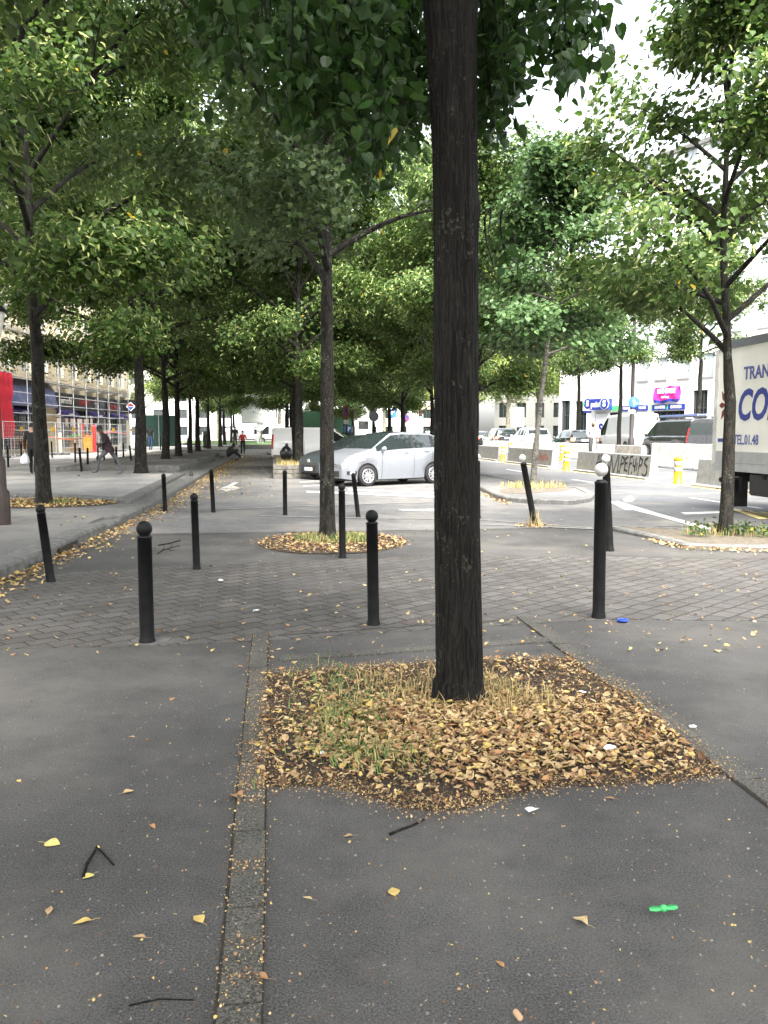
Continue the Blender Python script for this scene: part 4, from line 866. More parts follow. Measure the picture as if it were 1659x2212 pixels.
# ------------------------------------------------------------------ bollards
def bollard_parts(H, r, ballm, root):
    b = MB(); rb = r * 1.12
    b.lathe([(r * 1.22, -.05), (r * 1.22, .0), (r * 1.12, .03), (r * 1.03, .05), (r, H - rb * 2.35), (r * 1.12, H - rb * 2.3), (r * 1.12, H - rb * 2.2), (r * .72, H - rb * 1.98), (r * .6, H - rb * 1.9)], 20)
    b.build('post', BLACKP, root)
    b = MB(); prof = [(max(1e-3, rb * math.sin(math.pi * i / 12)), H - rb - rb * math.cos(math.pi * i / 12)) for i in range(1, 13)]; b.lathe([(r * .55, H - rb * 2.02)] + prof, 20); b.build('ball', ballm, root)
PB = {}
def bollard(px, py, tx, ty, lab, white=False, z=0., grp='black ball-topped bollards', r=None, Hf=None):
    p = G(px, py, z); t = D(tx, ty, p.y); H = Hf or (t - p).length; ang = math.atan2(t.x - p.x, t.z - p.z); r = r or .041
    key = (white, r)
    if key not in PB:
        o = thing('bollard', lab, 'bollard', p, 0, grp); bollard_parts(1.0, r, WHITEP if white else BLACKP, o); PB[key] = o
    else: o = dup(PB[key], p, 0, lab)
    o['group'] = grp; o.scale = (1, 1, H); o.rotation_euler = (0, ang, RNG.uniform(0, 6)) if False else (0, ang, 0)
    # keep the ball round on stretched posts
    for ch in o.children:
        if ch.name.startswith('ball'): ch.scale = (1, 1, 1 / H); ch.location = (0, 0, 1 - 1 / H)
    return o
BOL = [(318, 1388, 311, 1125, 'upright black bollard on a pale concrete patch at the near edge of the setts', 0, 0, .052),
 (425, 1230, 419, 1065, 'black bollard standing by the dry twigs on the asphalt', 0, 0, .041), (807, 1350, 803, 1101, 'black bollard on the near setts just beside the thick trunk', 0, 0, .046),
 (740, 1205, 738, 1044, 'black bollard at the edge of the round leaf bed of the slim tree', 0, 0, .041), (616, 1113, 615, 1015, 'lone upright black bollard on open asphalt before the stone planter', 0, 0, .041),
 (461, 1107, 456, 1013, 'black bollard on the asphalt beyond the arrow marking, slightly tilted', 0, 0, .041), (357, 1107, 353, 1023, 'black bollard standing in the leaf drift along the kerb', 0, 0, .041),
 (110, 1257, 86, 1090, 'strongly tilted black bollard beside the near kerb', 0, 0, .044), (774, 1118, 763, 1021, 'tilted black bollard in front of the front wheel of the silver hatchback', 0, 0, .041)]
for px, py, tx, ty, lab, wt, z, r in BOL: bollard(px, py, tx, ty, lab, False, z, r=r)
bollard(1156, 1138, 1127, 982, 'leaning black bollard with white ball in front of the long island', True, grp='tall white-topped bollards', r=.05)
bollard(1293, 1335, 1299, 1000, 'tallest white-topped bollard, on the setts beside the blue bottle ring', True, grp='tall white-topped bollards', r=.05)
bollard(1317, 1190, 1308, 982, 'white-topped bollard with chipped ball behind the tallest one', True, grp='tall white-topped bollards', r=.05)
bollard(1032, 1120, 1031, 980, 'white-topped bollard mostly hidden by the thick trunk', True, grp='tall white-topped bollards', r=.05)
flatpoly('concrete_patch', [G(275, 1392), G(300, 1378), G(372, 1378), G(360, 1390), G(330, 1395)][::-1], .008, pm('patch_concrete', (.11, .105, .1), .9, var=.3, scale=20), .02)
PLZ = [(17.9, 1009, 16, 964), (46.6, 994, 45, 955), (112.7, 988, 111, 953), (162.7, 998, 162, 956), (176, 1018, 171.5, 967), (190, 1010, 189, 967), (212, 992, 211, 956), (226, 1000, 222, 960), (252, 1010, 251, 965), (267, 994, 266, 957), (284, 1002, 280, 962), (314.5, 996, 313.5, 958), (347, 972, 346, 942), (362, 984, 362, 946), (405, 973, 405, 945), (434, 963, 434, 940)]
for px, py, tx, ty in PLZ: bollard(px, py, tx, ty, 'thin black bollard among the group on the plaza before the scaffolded shops', False, Z2, 'bollards on the plaza', r=.0401)
# ------------------------------------------------------------------ street lamp at the edge
lp = G(3, 1133, Z1); lt = thing('street_lamp', 'old street lamp with rust-brown post and pale lantern', 'street lamp', lp)
b = MB(); b.lathe([(.14, -.05), (.14, .5), (.1, .55), (.095, 1.0), (.06, 1.05), (.05, 2.7), (.04, 2.85)], 16); b.build('post', pm('rust_brown', (.028, .016, .012), .6, var=.4, bump=.3), lt)
b = MB(); b.lathe([(.06, 2.83), (.11, 2.88), (.17, 3.22), (.17, 3.24)], 16); b.build('lantern_glass', pm('frosted_glass', (.7, .68, .62), .3), lt)
b = MB(); b.lathe([(.2, 3.24), (.21, 3.26), (.15, 3.33), (.06, 3.37), (.01, 3.42)], 16); b.build('lantern_cap', BLACKP, lt)
# ------------------------------------------------------------------ stone planters
STON = pm('planter_stone', (.15, .14, .12), .9, var=.35, scale=6, bump=.7, bscale=30)
HAY = pm('dry_grass', (.30, .24, .12), .9, var=.4, scale=12, bump=1, bscale=60)
pl0 = None
for k, (u0, u1) in enumerate([(29.0, 31.6), (32.8, 35.0), (35.6, 37.4), (38.2, 40.2), (42.5, 45.5), (51, 55), (61, 65), (73, 77)]):
    t = thing('stone_planter', ['low stone planter at the front of the row, topped with dry grass', 'second stone planter behind the dry-grass one', 'third stone planter, with the black bag lying on it', 'fourth stone planter of the row along the path', 'stone planter beside the white parked van', 'stone planter past the white parked van', 'stone planter near the far end of the path', 'last stone planter before the steps'][k], 'planter', AV(u0, .02), AVROT, 'stone planters along the path')
    L_, W_, h_ = u1 - u0, 1.95, .46; b = MB(); rr = random.Random(k)
    for z in (0, .155, .31):
        x = 0
        while x < L_ - .05:
            e = min(L_, x + rr.uniform(.4, .7)); o_ = rr.uniform(-.012, .012); b.box(x + .006, e - .006, -.28 + o_, 0 + o_, z + .006, z + .15, 0, None, .012); b.box(x + .006, e - .006, -W_ + o_, -W_ + .28 + o_, z + .006, z + .15, 0, None, .012); x = e
        y = 0
        while y > -W_ + .1:
            e = max(-W_, y - rr.uniform(.4, .7)); o_ = rr.uniform(-.012, .012); b.box(o_, .26 + o_, e + .006, y - .006, z + .007, z + .149, 0, None, .012); b.box(L_ - .26 + o_, L_ + o_, e + .006, y - .006, z + .007, z + .149, 0, None, .012); y = e
    b.build('stone_wall', STON, t); b = MB(); b.box(.2, L_ - .2, -W_ + .2, -.2, .0, h_ - .02); b.build('earth', HAY, t)
# ------------------------------------------------------------------ barriers and yellow posts
def barrier(u0, u1, v, z, mat, lab, rot=0., h=.82, grp='concrete barriers along the road'):
    t = thing('concrete_barrier', lab, 'barrier', AV(u0, v, z), AVROT + rot, grp); L_ = u1 - u0
    P = [(-.30, 0), (-.30, .07), (-.17, .1), (-.10, h - .02), (-.08, h), (.08, h), (.10, h - .02), (.17, .1), (.30, .07), (.30, 0)]
    b = MB(); b.loft([[(x, y, zz) for y, zz in P] for x in (0, L_)], 0, True, False); b.build('block', mat, t)
    b = MB()
    for x in (L_ * .22, L_ * .78): b.box(x - .05, x + .05, -.305, .305, .02, .06)
    b.build('lifting_slot', DARKP, t)
    b = MB(); b.box(-.004, .02, -.05, .05, h * .35, h * .95); b.box(-.03, .0, -.035, .035, h * .45, h * .6); b.build('end_coupling', STEEL, t); return t
bA = barrier(36.3, 43.4, 12.55, 0, CONC, 'grey concrete barrier with small red graffiti')
bB = barrier(26.3, 33.0, 12.5, 0, CONC, 'grey concrete barrier covered in black graffiti letters behind the white-topped bollards')
barrier(16.5, 23.0, 12.4, 0, CONC, 'plain grey concrete barrier behind the crooked roadside tree')
barrier(45.5, 52.5, 12.6, 0, CONC, 'plain grey concrete barrier near the thick trunk, beyond the red graffiti one')
barrier(54.5, 62, 12.6, 0, CONC, 'far grey concrete barrier, before the dark saloon car')
barrier(38.5, 46.5, 16.2, .19, CONCW, 'whitewashed concrete barrier in front of the black hatchback'); barrier(28.5, 33.5, 15.9, .19, CONCW, 'whitewashed concrete barrier with grey smears below the dark van', h=.95); barrier(34.7, 37.6, 16.0, .19, pm('dirty_concrete', (.3, .27, .23), .9, var=.35, scale=4, bump=.4), 'dirty brownish concrete barrier between two whitewashed ones')
barrier(47.5, 54, 16.3, .19, CONCW, 'whitewashed concrete barrier in front of the white crossover'); barrier(56, 64, 16.4, .19, CONCW, 'far whitewashed concrete barrier in front of the black crossover')
def graffiti(root, strokes, mat, x0, z0, sc, y, w=.028, flip=-1, sx=1.):
    b = MB()
    for st in strokes:
        pts = [(x0 + flip * p[0] * sc * sx, y + .0, z0 + p[1] * sc) for p in st]; n = len(pts)
        for a, c in zip(pts, pts[1:]):
            d = Vector((c[0] - a[0], 0, c[2] - a[2]))
            if d.length < 1e-6: continue
            nn_ = Vector((-d.z, 0, d.x)).normalized() * w / 2; e = d.normalized() * w * .3
            f = lambda p, s_: (p[0] + s_.x, p[1] + (p[2] - .1) * -.0972 * 0, p[2] + s_.z)
            q = [f(a, nn_ - e), f(c, nn_ + e), f(c, -nn_ + e), f(a, -nn_ - e)]
            b.add([(u_[0], ysl(u_[2]) , u_[2]) for u_ in q], [(0, 1, 2, 3)])
    return b.build('graffiti', mat, root)
ysl = lambda z: .175 - (z - .1) * .07 / .70 + .006 if z >= .1 else .18
# the face towards the viewer is the +y side (towards the path); writing runs from far (left) to near (right): x decreases
A_ = [[(0, 0), (.25, 1), (.5, -.05)], [(.05, .35), (.55, .42)]]; K_ = [[(.55, 1), (.6, -.1)], [(.95, .95), (.58, .45), (1.0, -.05)]]
O_ = [[(1.35, .95), (1.15, .7), (1.1, .3), (1.3, .02), (1.52, .25), (1.55, .7), (1.38, .95)]]; N_ = [[(1.7, -.1), (1.78, .95), (2.15, -.25), (2.5, 1.0)]]
G1 = A_ + K_ + O_ + N_ + [[(2.62, 1.0), (2.62, -.25), (2.4, -.35)], [(2.72, -.1), (2.75, -.02)]] + [[(2.85, -.25), (2.95, .95), (3.25, .8), (3.2, .5), (2.92, .42)]] + [[(3.6, .95), (3.35, .8), (3.35, .1), (3.65, .02)], [(3.35, .5), (3.6, .55)]] + [[(3.8, -.25), (3.85, .95), (4.1, 1.0)], [(3.83, .5), (4.05, .55)]] + [[(4.1, -.1), (4.13, -.02)], [(4.2, .8), (4.22, .4), (4.42, .35), (4.45, .85)], [(4.45, .85), (4.4, .05)], [(4.6, .6), (4.58, .1)]] + [[(4.75, -.3), (4.82, .95), (5.1, .8), (5.05, .5), (4.8, .42)]] + [[(5.6, .95), (5.35, .85), (5.3, .6), (5.6, .4), (5.62, .0), (5.35, -.2), (5.2, -.05)]]
graffiti(bB, G1, pm('black_spray', (.015, .015, .016), .7), 4.65, .22, .54, .2, .062, sx=1.47)
G2 = [[(0, 0), (.1, 1), (.4, .95)], [(.06, .5), (.35, .55)], [(.5, .1), (.45, .6), (.75, .65), (.7, .4), (.48, .35)], [(.5, .1), (.8, .1)], [(.95, .9), (.9, .1), (1.2, .05), (1.25, .9)], [(1.35, .9), (1.75, .95)], [(1.55, .95), (1.5, .0)], [(1.6, .35), (2.1, .4)], [(1.85, .7), (1.8, .1)]]
graffiti(bA, G2, pm('red_spray', (.45, .06, .03), .7), 1.75, .3, .34, .2, .04, sx=1.75)
yp0 = None
for px, py, lab, v, zz in [(1464, 1046, 'yellow reflective post in the gap beside the black-graffiti barrier', 0, 0), (1223, 1017, 'yellow reflective post nearest the barrier with black graffiti, by the red one', 0, 0), (1214, 996, 'yellow reflective post behind the other one, by the black hatchback', 0, .12), (1086, 997, 'yellow reflective post at the near end of the plain far barrier', 0, 0), (1102, 985, 'yellow reflective post beside the wheel of the white crossover', 0, .12), (1389, 1000, 'yellow reflective post before the dirty brownish barrier', 0, .12)]:
    p = G(px, py, zz)
    if yp0 is None:
        yp0 = t = thing('marker_post', lab, 'marker post', p, 0, 'yellow marker posts')
        b = MB(); b.lathe([(.15, 0), (.15, .03), (.125, .05), (.12, .72), (.13, .73), (.135, .78), (.11, .82), (.02, .83)], 18); b.build('post', YELL, t)
        for z in (.40, .58): b = MB(); b.lathe([(.123, z), (.127, z + .005), (.127, z + .115), (.123, z + .12)], 18); b.build('reflector', REFL, t)
    else: dup(yp0, p, 0, lab)
# ------------------------------------------------------------------ signs
def pole(t, h, r, mat=BLACKP, z0=0): b = MB(); b.lathe([(r * 1.5, -.05), (r * 1.5, .12), (r, .2), (r, h)], 12); b.build('post', mat, t)
def disc(t, name, z, r, mats, y=-.06, rim=None):
    b = MB(); M = Matrix.Translation((0, y, z)) @ Matrix.Rotation(math.pi / 2, 4, 'X')
    b.lathe([(r, -.012), (r, .012), (r * .93, .014), (.001, .014)], 28, 0, M); return b.build(name, mats, t)
def flatshape(t, name, polys, mat, y):
    b = MB()
    for P in polys: b.add([(x, y, z) for x, z in P], [tuple(range(len(P)))])
    return b.build(name, mat, t)
p = AT(1364, 21.3); t = thing('street_lamp', 'dark lamp column carrying a round blue arrow sign and a white arrow plate', 'street lamp', p); b = MB(); b.lathe([(.2, -.05), (.2, .9), (.13, 1.0), (.12, 3.5), (.085, 9.5)], 14); b.build('column', pm('brown_column', (.035, .028, .026), .5), t)
zc = D(1366.5, 852 + .0, p.y).z; zc = D(1366, 853 - 0, p.y).z
zc = D(1367, 767 * 0 + 1179.5 * 0 + 883 - 32 + 2, p.y).z
zc = D(1367, 880, p.y).z; o = disc(t, 'direction_sign', zc, .32, BLUE2, -.14); o.location.x = .05
flatshape(o, 'arrow', [[(-.02, zc - .22), (.05 - .02, zc - .22), (.03, zc + .1), (-.02, zc + .1)], [(-.09, zc + .08), (.1, zc + .08), (.005, zc + .22)], [(.03, zc - .09), (.03, zc - .04), (.15, zc - .04), (.15, zc - .09)], [(.14, zc - .15), (.14, zc + .02), (.25, zc - .065)]], WHITE, -.156)
o = MB(); o.box(-.27, .24, -.15, -.13, zc - .68, zc - .45, 0); o = o.build('arrow_plate', WHITE, t); flatshape(o, 'arrow_edge', [[(.12, zc - .68), (.24, zc - .68), (.24, zc - .45), (.12, zc - .45), (.2, zc - .565)]], BLK, -.153)
text('PL. CHAPELLE', .06, BLK, o, (-.07, -.152, zc - .53), sx=.5); text('STALINGRAD', .06, BLK, o, (-.07, -.152, zc - .62), sx=.5)
def sign(name, lab, cat, px, py, y, h, build, z=.02, r=.035):
    q = D(px, py, y); t = thing(name, lab, cat, (q.x, y, z)); pole(t, h, r); build(t); return t
def b_p(t):
    b = MB(); b.box(-.3, .3, -.06, -.04, 2.75, 3.45, 0); o = b.build('panel', BLUE2, t); text('P', .5, WHITE, o, (0, -.062, 3.13), bold=.012)
sign('parking_sign', 'square blue parking sign on a post between the island trees', 'sign', 848, 940, 66, 3.5, b_p)
def b_np(t):
    o = disc(t, 'disc', 2.75, .35, RED, -.05); disc(o, 'field', 2.75, .27, BLUE, -.066); b = MB(); b.box(-.3, .3, -.06, -.04, 2.05, 2.3); b.build('plate', WHITE, t)
    q = flatshape(o, 'bar', [[(-.22, 2.95), (-.17, 3.0), (.22, 2.56), (.17, 2.5)]], RED, -.084)
sign('no_parking_sign', 'round no-parking sign seen edge-on on a dark post before the green lorry', 'sign', 749, 940, 48, 3.1, b_np).rotation_euler = (0, 0, R(-62))
sign('no_parking_sign', 'round no-parking sign in front of the yellowish advertising panel', 'sign', 876, 940, 72, 3.1, b_np, .1)
def b_rd(t):
    disc(t, 'disc', 2.35, .25, pm('sign_back', (.08, .085, .09), .5, .3), -.05)
o = sign('round_sign', 'grey back of a round sign on a leaning post behind the silver hatchback', 'sign', 815, 940, 41, 2.6, b_rd); o.rotation_euler = (0, R(-4), 0)
q = D(751, 945, 53); t = thing('parking_meter', 'dark parking meter with a blue lettered top behind the parked cars', 'parking meter', (q.x, 53, .02)); b = MB(); b.box(-.28, .28, -.2, .2, 0, 1.55, 0, None, .04); b.build('cabinet', DARKP, t); b = MB(); b.box(-.3, .3, -.22, .22, 1.56, 2.0, 0, None, .04); o = b.build('head', pm('meter_blue', (.03, .09, .2), .4), t); text('P', .36, WHITE, o, (.1, -.223, 1.78), bold=.008)
def adpanel(lab, px, y, w_, h_, z0, mat, zb=.3):
    q = D(px, 940, y); t = thing('advertising_panel', lab, 'advertising panel', (q.x, y, zb)); b = MB(); b.box(-.12, .12, -.08, .08, -.1, z0); b.build('foot', BLACKP, t)
    b = MB(); b.box(-w_ / 2, w_ / 2, -.1, .1, z0, z0 + h_, 0, None, .03); o = b.build('frame', STEEL, t); b = MB(); b.box(-w_ / 2 + .08, w_ / 2 - .08, -.112, -.1, z0 + .08, z0 + h_ - .08); b.build('poster', mat, t); return t
POST = pm('poster_white', (.85, .85, .83), .4)
adpanel('white back-lit advertising panel before the grey facade', 1118.5, 92, 1.35, 2.2, 1.9, POST); adpanel('pale yellowish advertising panel behind the round no-parking sign', 896, 76, 1.5, 1.9, 1.1, pm('poster_yellow', (.75, .68, .45), .5))
q = D(556, 940, 98); t = thing('billboard', 'large blank pale billboard on a post above the lawn', 'billboard', (q.x + .3, 98, .4)); b = MB(); b.box(-.35, .1, -.12, .12, -.1, 2.3); b.build('post', pm('billboard_post', (.4, .42, .42), .6), t); b = MB(); b.box(-2.1, 1.9, -.2, .2, 2.3, 5.6, 0, None, .04); b.build('frame', pm('billboard_frame', (.3, .32, .32), .5), t); b = MB(); b.box(-1.95, 1.5, -.214, -.2, 2.45, 5.45); b.build('panel', pm('billboard_panel', (.42, .43, .42), .5), t)
q = D(932, 940, 0 + 60); 
q = D(908, 940, 66); t = thing('traffic_light', 'traffic light showing green on a pale post behind the hatchback', 'traffic light', (q.x, 66, .02)); pole(t, 3.4, .05, STEEL)
b = MB(); b.box(-.16, .16, -.25, -.02, 2.55, 3.4, 0, None, .03); o = b.build('housing', BLK, t)
for z, m_ in ((3.24, pm('red_lens_off', (.06, .01, .01), .3)), (2.97, pm('amber_lens_off', (.08, .04, .01), .3)), (2.70, pm('green_lens', (.15, 1, .75), .3, emit=4))): disc(o, 'lens', z, .1, m_, -.255)
q = D(228 * .4219 * .5486 + 329 * 0, 940, 20)
for k, (px, y, lab) in enumerate([(447.5, 69, 'dark cylindrical litter bin by the far plot trees')]):
    q = D(px, 968, y); t = thing('litter_bin', lab, 'bin', (q.x, y, .36)); b = MB(); b.lathe([(.3, 0), (.32, .1), (.32, 1.3), (.28, 1.35), (.01, 1.38)], 16); b.build('shell', pm('bin_green', (.03, .035, .03), .6), t); b = MB(); b.box(-.16, .16, -.34, -.3, .9, 1.05); b.build('opening', RUBBER, t)
q = D(412.5, 985, 54); 
# black bag on the third planter
q = AV(33.9, .55, .46); t = thing('bin_bag', 'black bin bag lying on the stone planter against the tree', 'bag', q); b = MB(); b.ball((0, 0, .27), .3, 14, 0, (.85, .8, 1.05)); b.ball((.02, 0, .58), .08, 8, 0, (1, 1, 1.2)); o = b.build('bag', pm('bin_bag_black', (.01, .01, .011), .35, bump=1, bscale=9), t)
for v in o.data.vertices: v.co *= 1 + .12 * noise.noise(v.co * 7)
b = MB(); b.tube([(.02, -.05, .54), (.06, -.02, .6), (.0, .04, .56)], .012, 5); b.build('knot', RUBBER, t)
# ------------------------------------------------------------------ buildings (local x along the facade to the viewer's right, -y towards the viewer)
def building(name, label, org, rotz, W, H, Dp, mat, ops, cat='building', roof=None, x0=0, z0=-.3):
    """ops: (x0, x1, z0, z1) openings of the front; the walls are one mesh, each window is added by the caller"""
    t = thing(name, label, cat, org, rotz); b = MB()
    xs = sorted({x0, W} | {o[0] for o in ops} | {o[1] for o in ops}); zs = sorted({z0, H} | {o[2] for o in ops} | {o[3] for o in ops})
    for a, c in zip(xs, xs[1:]):
        for e, f in zip(zs, zs[1:]):
            mx, mz = (a + c) / 2, (e + f) / 2
            if any(o[0] < mx < o[1] and o[2] < mz < o[3] for o in ops): continue
            b.quad((a, 0, e), (c, 0, e), (c, 0, f), (a, 0, f))
    for (a, c, e, f) in [o[:4] for o in ops]:
        r = .22; b.quad((a, 0, e), (a, 0, f), (a, r, f), (a, r, e)); b.quad((c, 0, f), (c, 0, e), (c, r, e), (c, r, f)); b.quad((a, 0, f), (c, 0, f), (c, r, f), (a, r, f)); b.quad((c, 0, e), (a, 0, e), (a, r, e), (c, r, e))
    b.quad((x0, Dp, z0), (x0, 0, z0), (x0, 0, H), (x0, Dp, H)); b.quad((W, 0, z0), (W, Dp, z0), (W, Dp, H), (W, 0, H)); b.quad((W, Dp, z0), (x0, Dp, z0), (x0, Dp, H), (W, Dp, H))
    b.build('wall', mat, t)
    b = MB(); b.box(x0 - .12, W + .12, -.18, Dp + .1, H, H + .3); b.build('roof', roof or GRAN, t)
    return t
FRAMED = pm('dark_frame', (.05, .055, .06), .5); FRAMEW = pm('pale_frame', (.6, .6, .58), .5); CURT = pm('curtain', (.35, .33, .28), .8, var=.3, scale=3)
def window(t, a, c, e, f, fm=FRAMED, nv=1, nh=0, pane=GLASS, rail=False, shutter=None, y=.16):
    b = MB(); w_ = .06
    b.box(a, a + w_, y - .04, y + .05, e, f); b.box(c - w_, c, y - .04, y + .05, e, f); b.box(a + w_, c - w_, y - .04, y + .05, f - w_, f); b.box(a + w_, c - w_, y - .04, y + .05, e, e + w_)
    for k in range(nv): x = a + (c - a) * (k + 1) / (nv + 1); b.box(x - .025, x + .025, y - .03, y + .04, e + w_, f - w_)
    for k in range(nh): z = e + (f - e) * (k + 1) / (nh + 1); b.box(a + w_, c - w_, y - .028, y + .038, z - .025, z + .025)
    o = b.build('window', fm, t); b = MB(); b.quad((a, y + .02, e), (c, y + .02, e), (c, y + .02, f), (a, y + .02, f)); b.build('pane', pane, o)
    if rail:
        b = MB(); b.box(a - .05, c + .05, -.14, .1, e - .1, e - .02)
        for z in (.12, .32, .52): b.box(a - .03, c + .03, -.12, -.09, e + z, e + z + .035)
        for x in (a - .03, c): b.box(x, x + .03, -.12, .02, e - .02, e + .58)
        b.build('railing', STEEL, o)
    if shutter:
        b = MB(); b.box(a + .06, a + (c - a) * .55, y - .02, y + .0, e + .06, f - .06); b.build('blind', shutter, o)
# --- left: the scaffolded shops
LBY = 38; ops = []
shop = [(2, 8.5, .3, 3.0), (9.6, 17, .3, 3.05), (20.2, 28.6, .3, 3.05), (30.4, 34.4, .3, 3.05)]
flo = [(1.2 + 2.75 * k, 2.5 + 2.75 * k, z, z + 1.75) for k in range(13) for z in (5.2, 8.4, 11.6, 14.8)]
lb = building('apartment_building', 'cream apartment block over a supermarket, wrapped in scaffolding', (-22.6, LBY, Z2), R(90), 37, 18.5, 12, CREAM, shop + flo)
for k, (a, c, e, f) in enumerate(flo): window(lb, a, c, e, f, FRAMEW, 1, 0, GLASS if k % 3 else CURT, shutter=pm('beige_blind', (.45, .36, .24), .8) if k % 2 else None)
for (a, c, e, f) in shop: window(lb, a, c, e, f, FRAMED, 5, 1)
b = MB(); b.box(0, 37, -.12, .0, 3.05, 4.15, 0)
for x in (0, 8.6, 17.1, 28.7, 34.5): b.box(x, x + (1.0 if x else 1.9), -.1, -.004, -.2, 3.05, 0)
b.build('shop_surround', pm('slate_grey', (.12, .13, .15), .6), lb)
for k, (a, c, e, f) in enumerate(flo):
    if k % 4 == 0: b = MB(); b.box(a - .1, c + .1, -.28, -.02, e - .75, e - .6); b.box(a, c, -.24, -.21, e - .6, e - .2); b.build('sill', pm('grey_sill', (.25, .24, .22), .8), lb)
b = MB(); b.box(18.4, 28.6, -.2, -.12, 3.15, 4.1); o = b.build('shop_sign', BLK, lb)
text('Supermarché', .62, WHITE, o, (21.4, -.205, 3.6), sx=.72, bold=.012); text('DIAGONAL', .66, RED, o, (25.2, -.205, 3.6), sx=.66, bold=.012)
def lozenge(par, x, z, r, y):
    flatshape(par, 'emblem', [[(x - r * .6, z), (x, z - r), (x + r * .6, z), (x, z + r)]], WHITE, y); flatshape(par, 'emblem', [[(x - r * .45, z + .04), (x + r * .45, z + .04), (x, z + r * .8)]], RED, y - .004); flatshape(par, 'emblem', [[(x - r * .45, z - .04), (x, z - r * .8), (x + r * .45, z - .04)][::1]], BLUE2, y - .004)
lozenge(o, 27.6, 3.62, .42, -.206)
b = MB(); b.box(30.2, 34.2, -.2, -.12, 2.9, 4.0); o = b.build('shop_sign', BLK, lb); text('DIAGONAL', .5, RED, o, (31.9, -.205, 3.45), sx=.7, bold=.012); lozenge(o, 33.6, 3.45, .3, -.206)
b = MB(); b.box(34.6, 34.8, -1.5, -.14, 3.0, 4.2); o = b.build('hanging_sign', BLK, lb)
b = MB(); b.add([(34.594, -.82 - .42, 3.62), (34.594, -.82, 3.22), (34.594, -.82 + .42, 3.62), (34.594, -.82, 4.02)], [(0, 1, 2, 3)]); b.build('emblem', WHITE, o); b = MB(); b.add([(34.588, -.82 - .28, 3.64), (34.588, -.82 + .28, 3.64), (34.588, -.82, 3.92)], [(0, 1, 2)]); b.add([(34.588, -.82 - .28, 3.59), (34.588, -.82, 3.31), (34.588, -.82 + .28, 3.59)], [(0, 1, 2)], 1); b.build('emblem', [RED, BLUE2], o)
for (a, c, nm) in ((19.6, 22.4, 'LA CHAPELLE'), (25.6, 28.4, 'LA CHAPELLE'), (30.5, 34.2, 'DIAGONAL'), (11.5, 15.5, 'LA CHAPELLE')):
    b = MB(); b.loft([[(a, -.14, 3.02), (a, -.14, 2.95), (a, -.75, 2.45), (a, -.75, 2.75)], [(c, -.14, 3.02), (c, -.14, 2.95), (c, -.75, 2.45), (c, -.75, 2.75)]], 0, True, False); o = b.build('awning', PURP, lb); text(nm, .28, WHITE, o, ((a + c) / 2, -.756, 2.6), sx=.6)
b = MB(); b.loft([[(a, y, z) for y, z in ((-.2, 4.6), (-.9, 4.55), (-1.3, 4.1), (-1.5, 3.0), (-1.45, 2.95), (-.2, 3.0))] for a in (8.6, 11, 13.5, 16.6)], 0, True, False); b.build('sheeting', pm('plastic_sheet', (.09, .10, .19), .3, var=.5, scale=3, bump=1, bscale=5), lb)
# scaffolding
sc = thing('scaffolding', 'galvanised tube scaffolding in front of the supermarket facade', 'scaffolding', (-21.6, 45, Z2), R(90))
for k in range(11):
    for y in (-.55, .35): b = MB(); b.tube([(k * 2.45, y, 0), (k * 2.45, y, 9.6)], .03, 6); b.lathe([(.09, 0), (.09, .02), (.04, .06), (.001, .06)], 8, 0, Matrix.Translation((k * 2.45, y, 0))); b.build('standard', STEEL, sc)
for z in (.4, 1.5, 2.5, 3.1, 3.7, 4.5, 5.1, 5.8, 7.2, 8.4): b = MB(); b.tube([(-.2, -.55, z), (24.7, -.55, z)], .027, 6); b.build('ledger', STEEL, sc)
for z in (2.5, 4.5, 7.2): b = MB(); b.tube([(-.2, .35, z), (24.7, .35, z)], .027, 6); b.build('ledger', STEEL, sc)
for z in (4.5, 7.2): b = MB(); b.box(-.1, 24.6, -.5, .3, z + .03, z + .08); b.box(-.1, 24.6, -.53, -.5, z + .09, z + .24); b.build('deck', pm('scaffold_deck', (.42, .36, .26), .8, var=.3), sc)
nt = thing('safety_netting', 'translucent red safety netting hung on the end of the scaffolding', 'netting', (-20.85, 43.6, 1.3), R(90))
m, nt_, nd, lk, bb = nodes('red_netting'); bb.inputs['Base Color'].default_value = (.75, .04, .07, 1); bb.inputs['Roughness'].default_value = .7; tr_ = nd.new('ShaderNodeBsdfTranslucent'); tr_.inputs['Color'].default_value = (.9, .1, .14, 1); ms = nd.new('ShaderNodeMixShader'); ms.inputs[0].default_value = .5; lk.new(bb.outputs[0], ms.inputs[1]); lk.new(tr_.outputs[0], ms.inputs[2]); lk.new(ms.outputs[0], nd['Material Output'].inputs['Surface'])
b = MB(); n_ = 24; P = [(x * .16, .06 * math.sin(x * 1.7 + z * .8) + .03 * math.sin(z * 2.1), z * .3 + .06 * math.sin(x * 1.1) * (z == 0)) for x in range(n_ + 1) for z in range(13)]
b.add(P, [(i * 13 + j, (i + 1) * 13 + j, (i + 1) * 13 + j + 1, i * 13 + j + 1) for i in range(n_) for j in range(12)], 0, True); b.build('net', m, nt)
b = MB(); b.tube([(0, 0, 3.62), (3.9, 0, 3.62)], .03, 6); b.build('edge_tube', STEEL, nt)
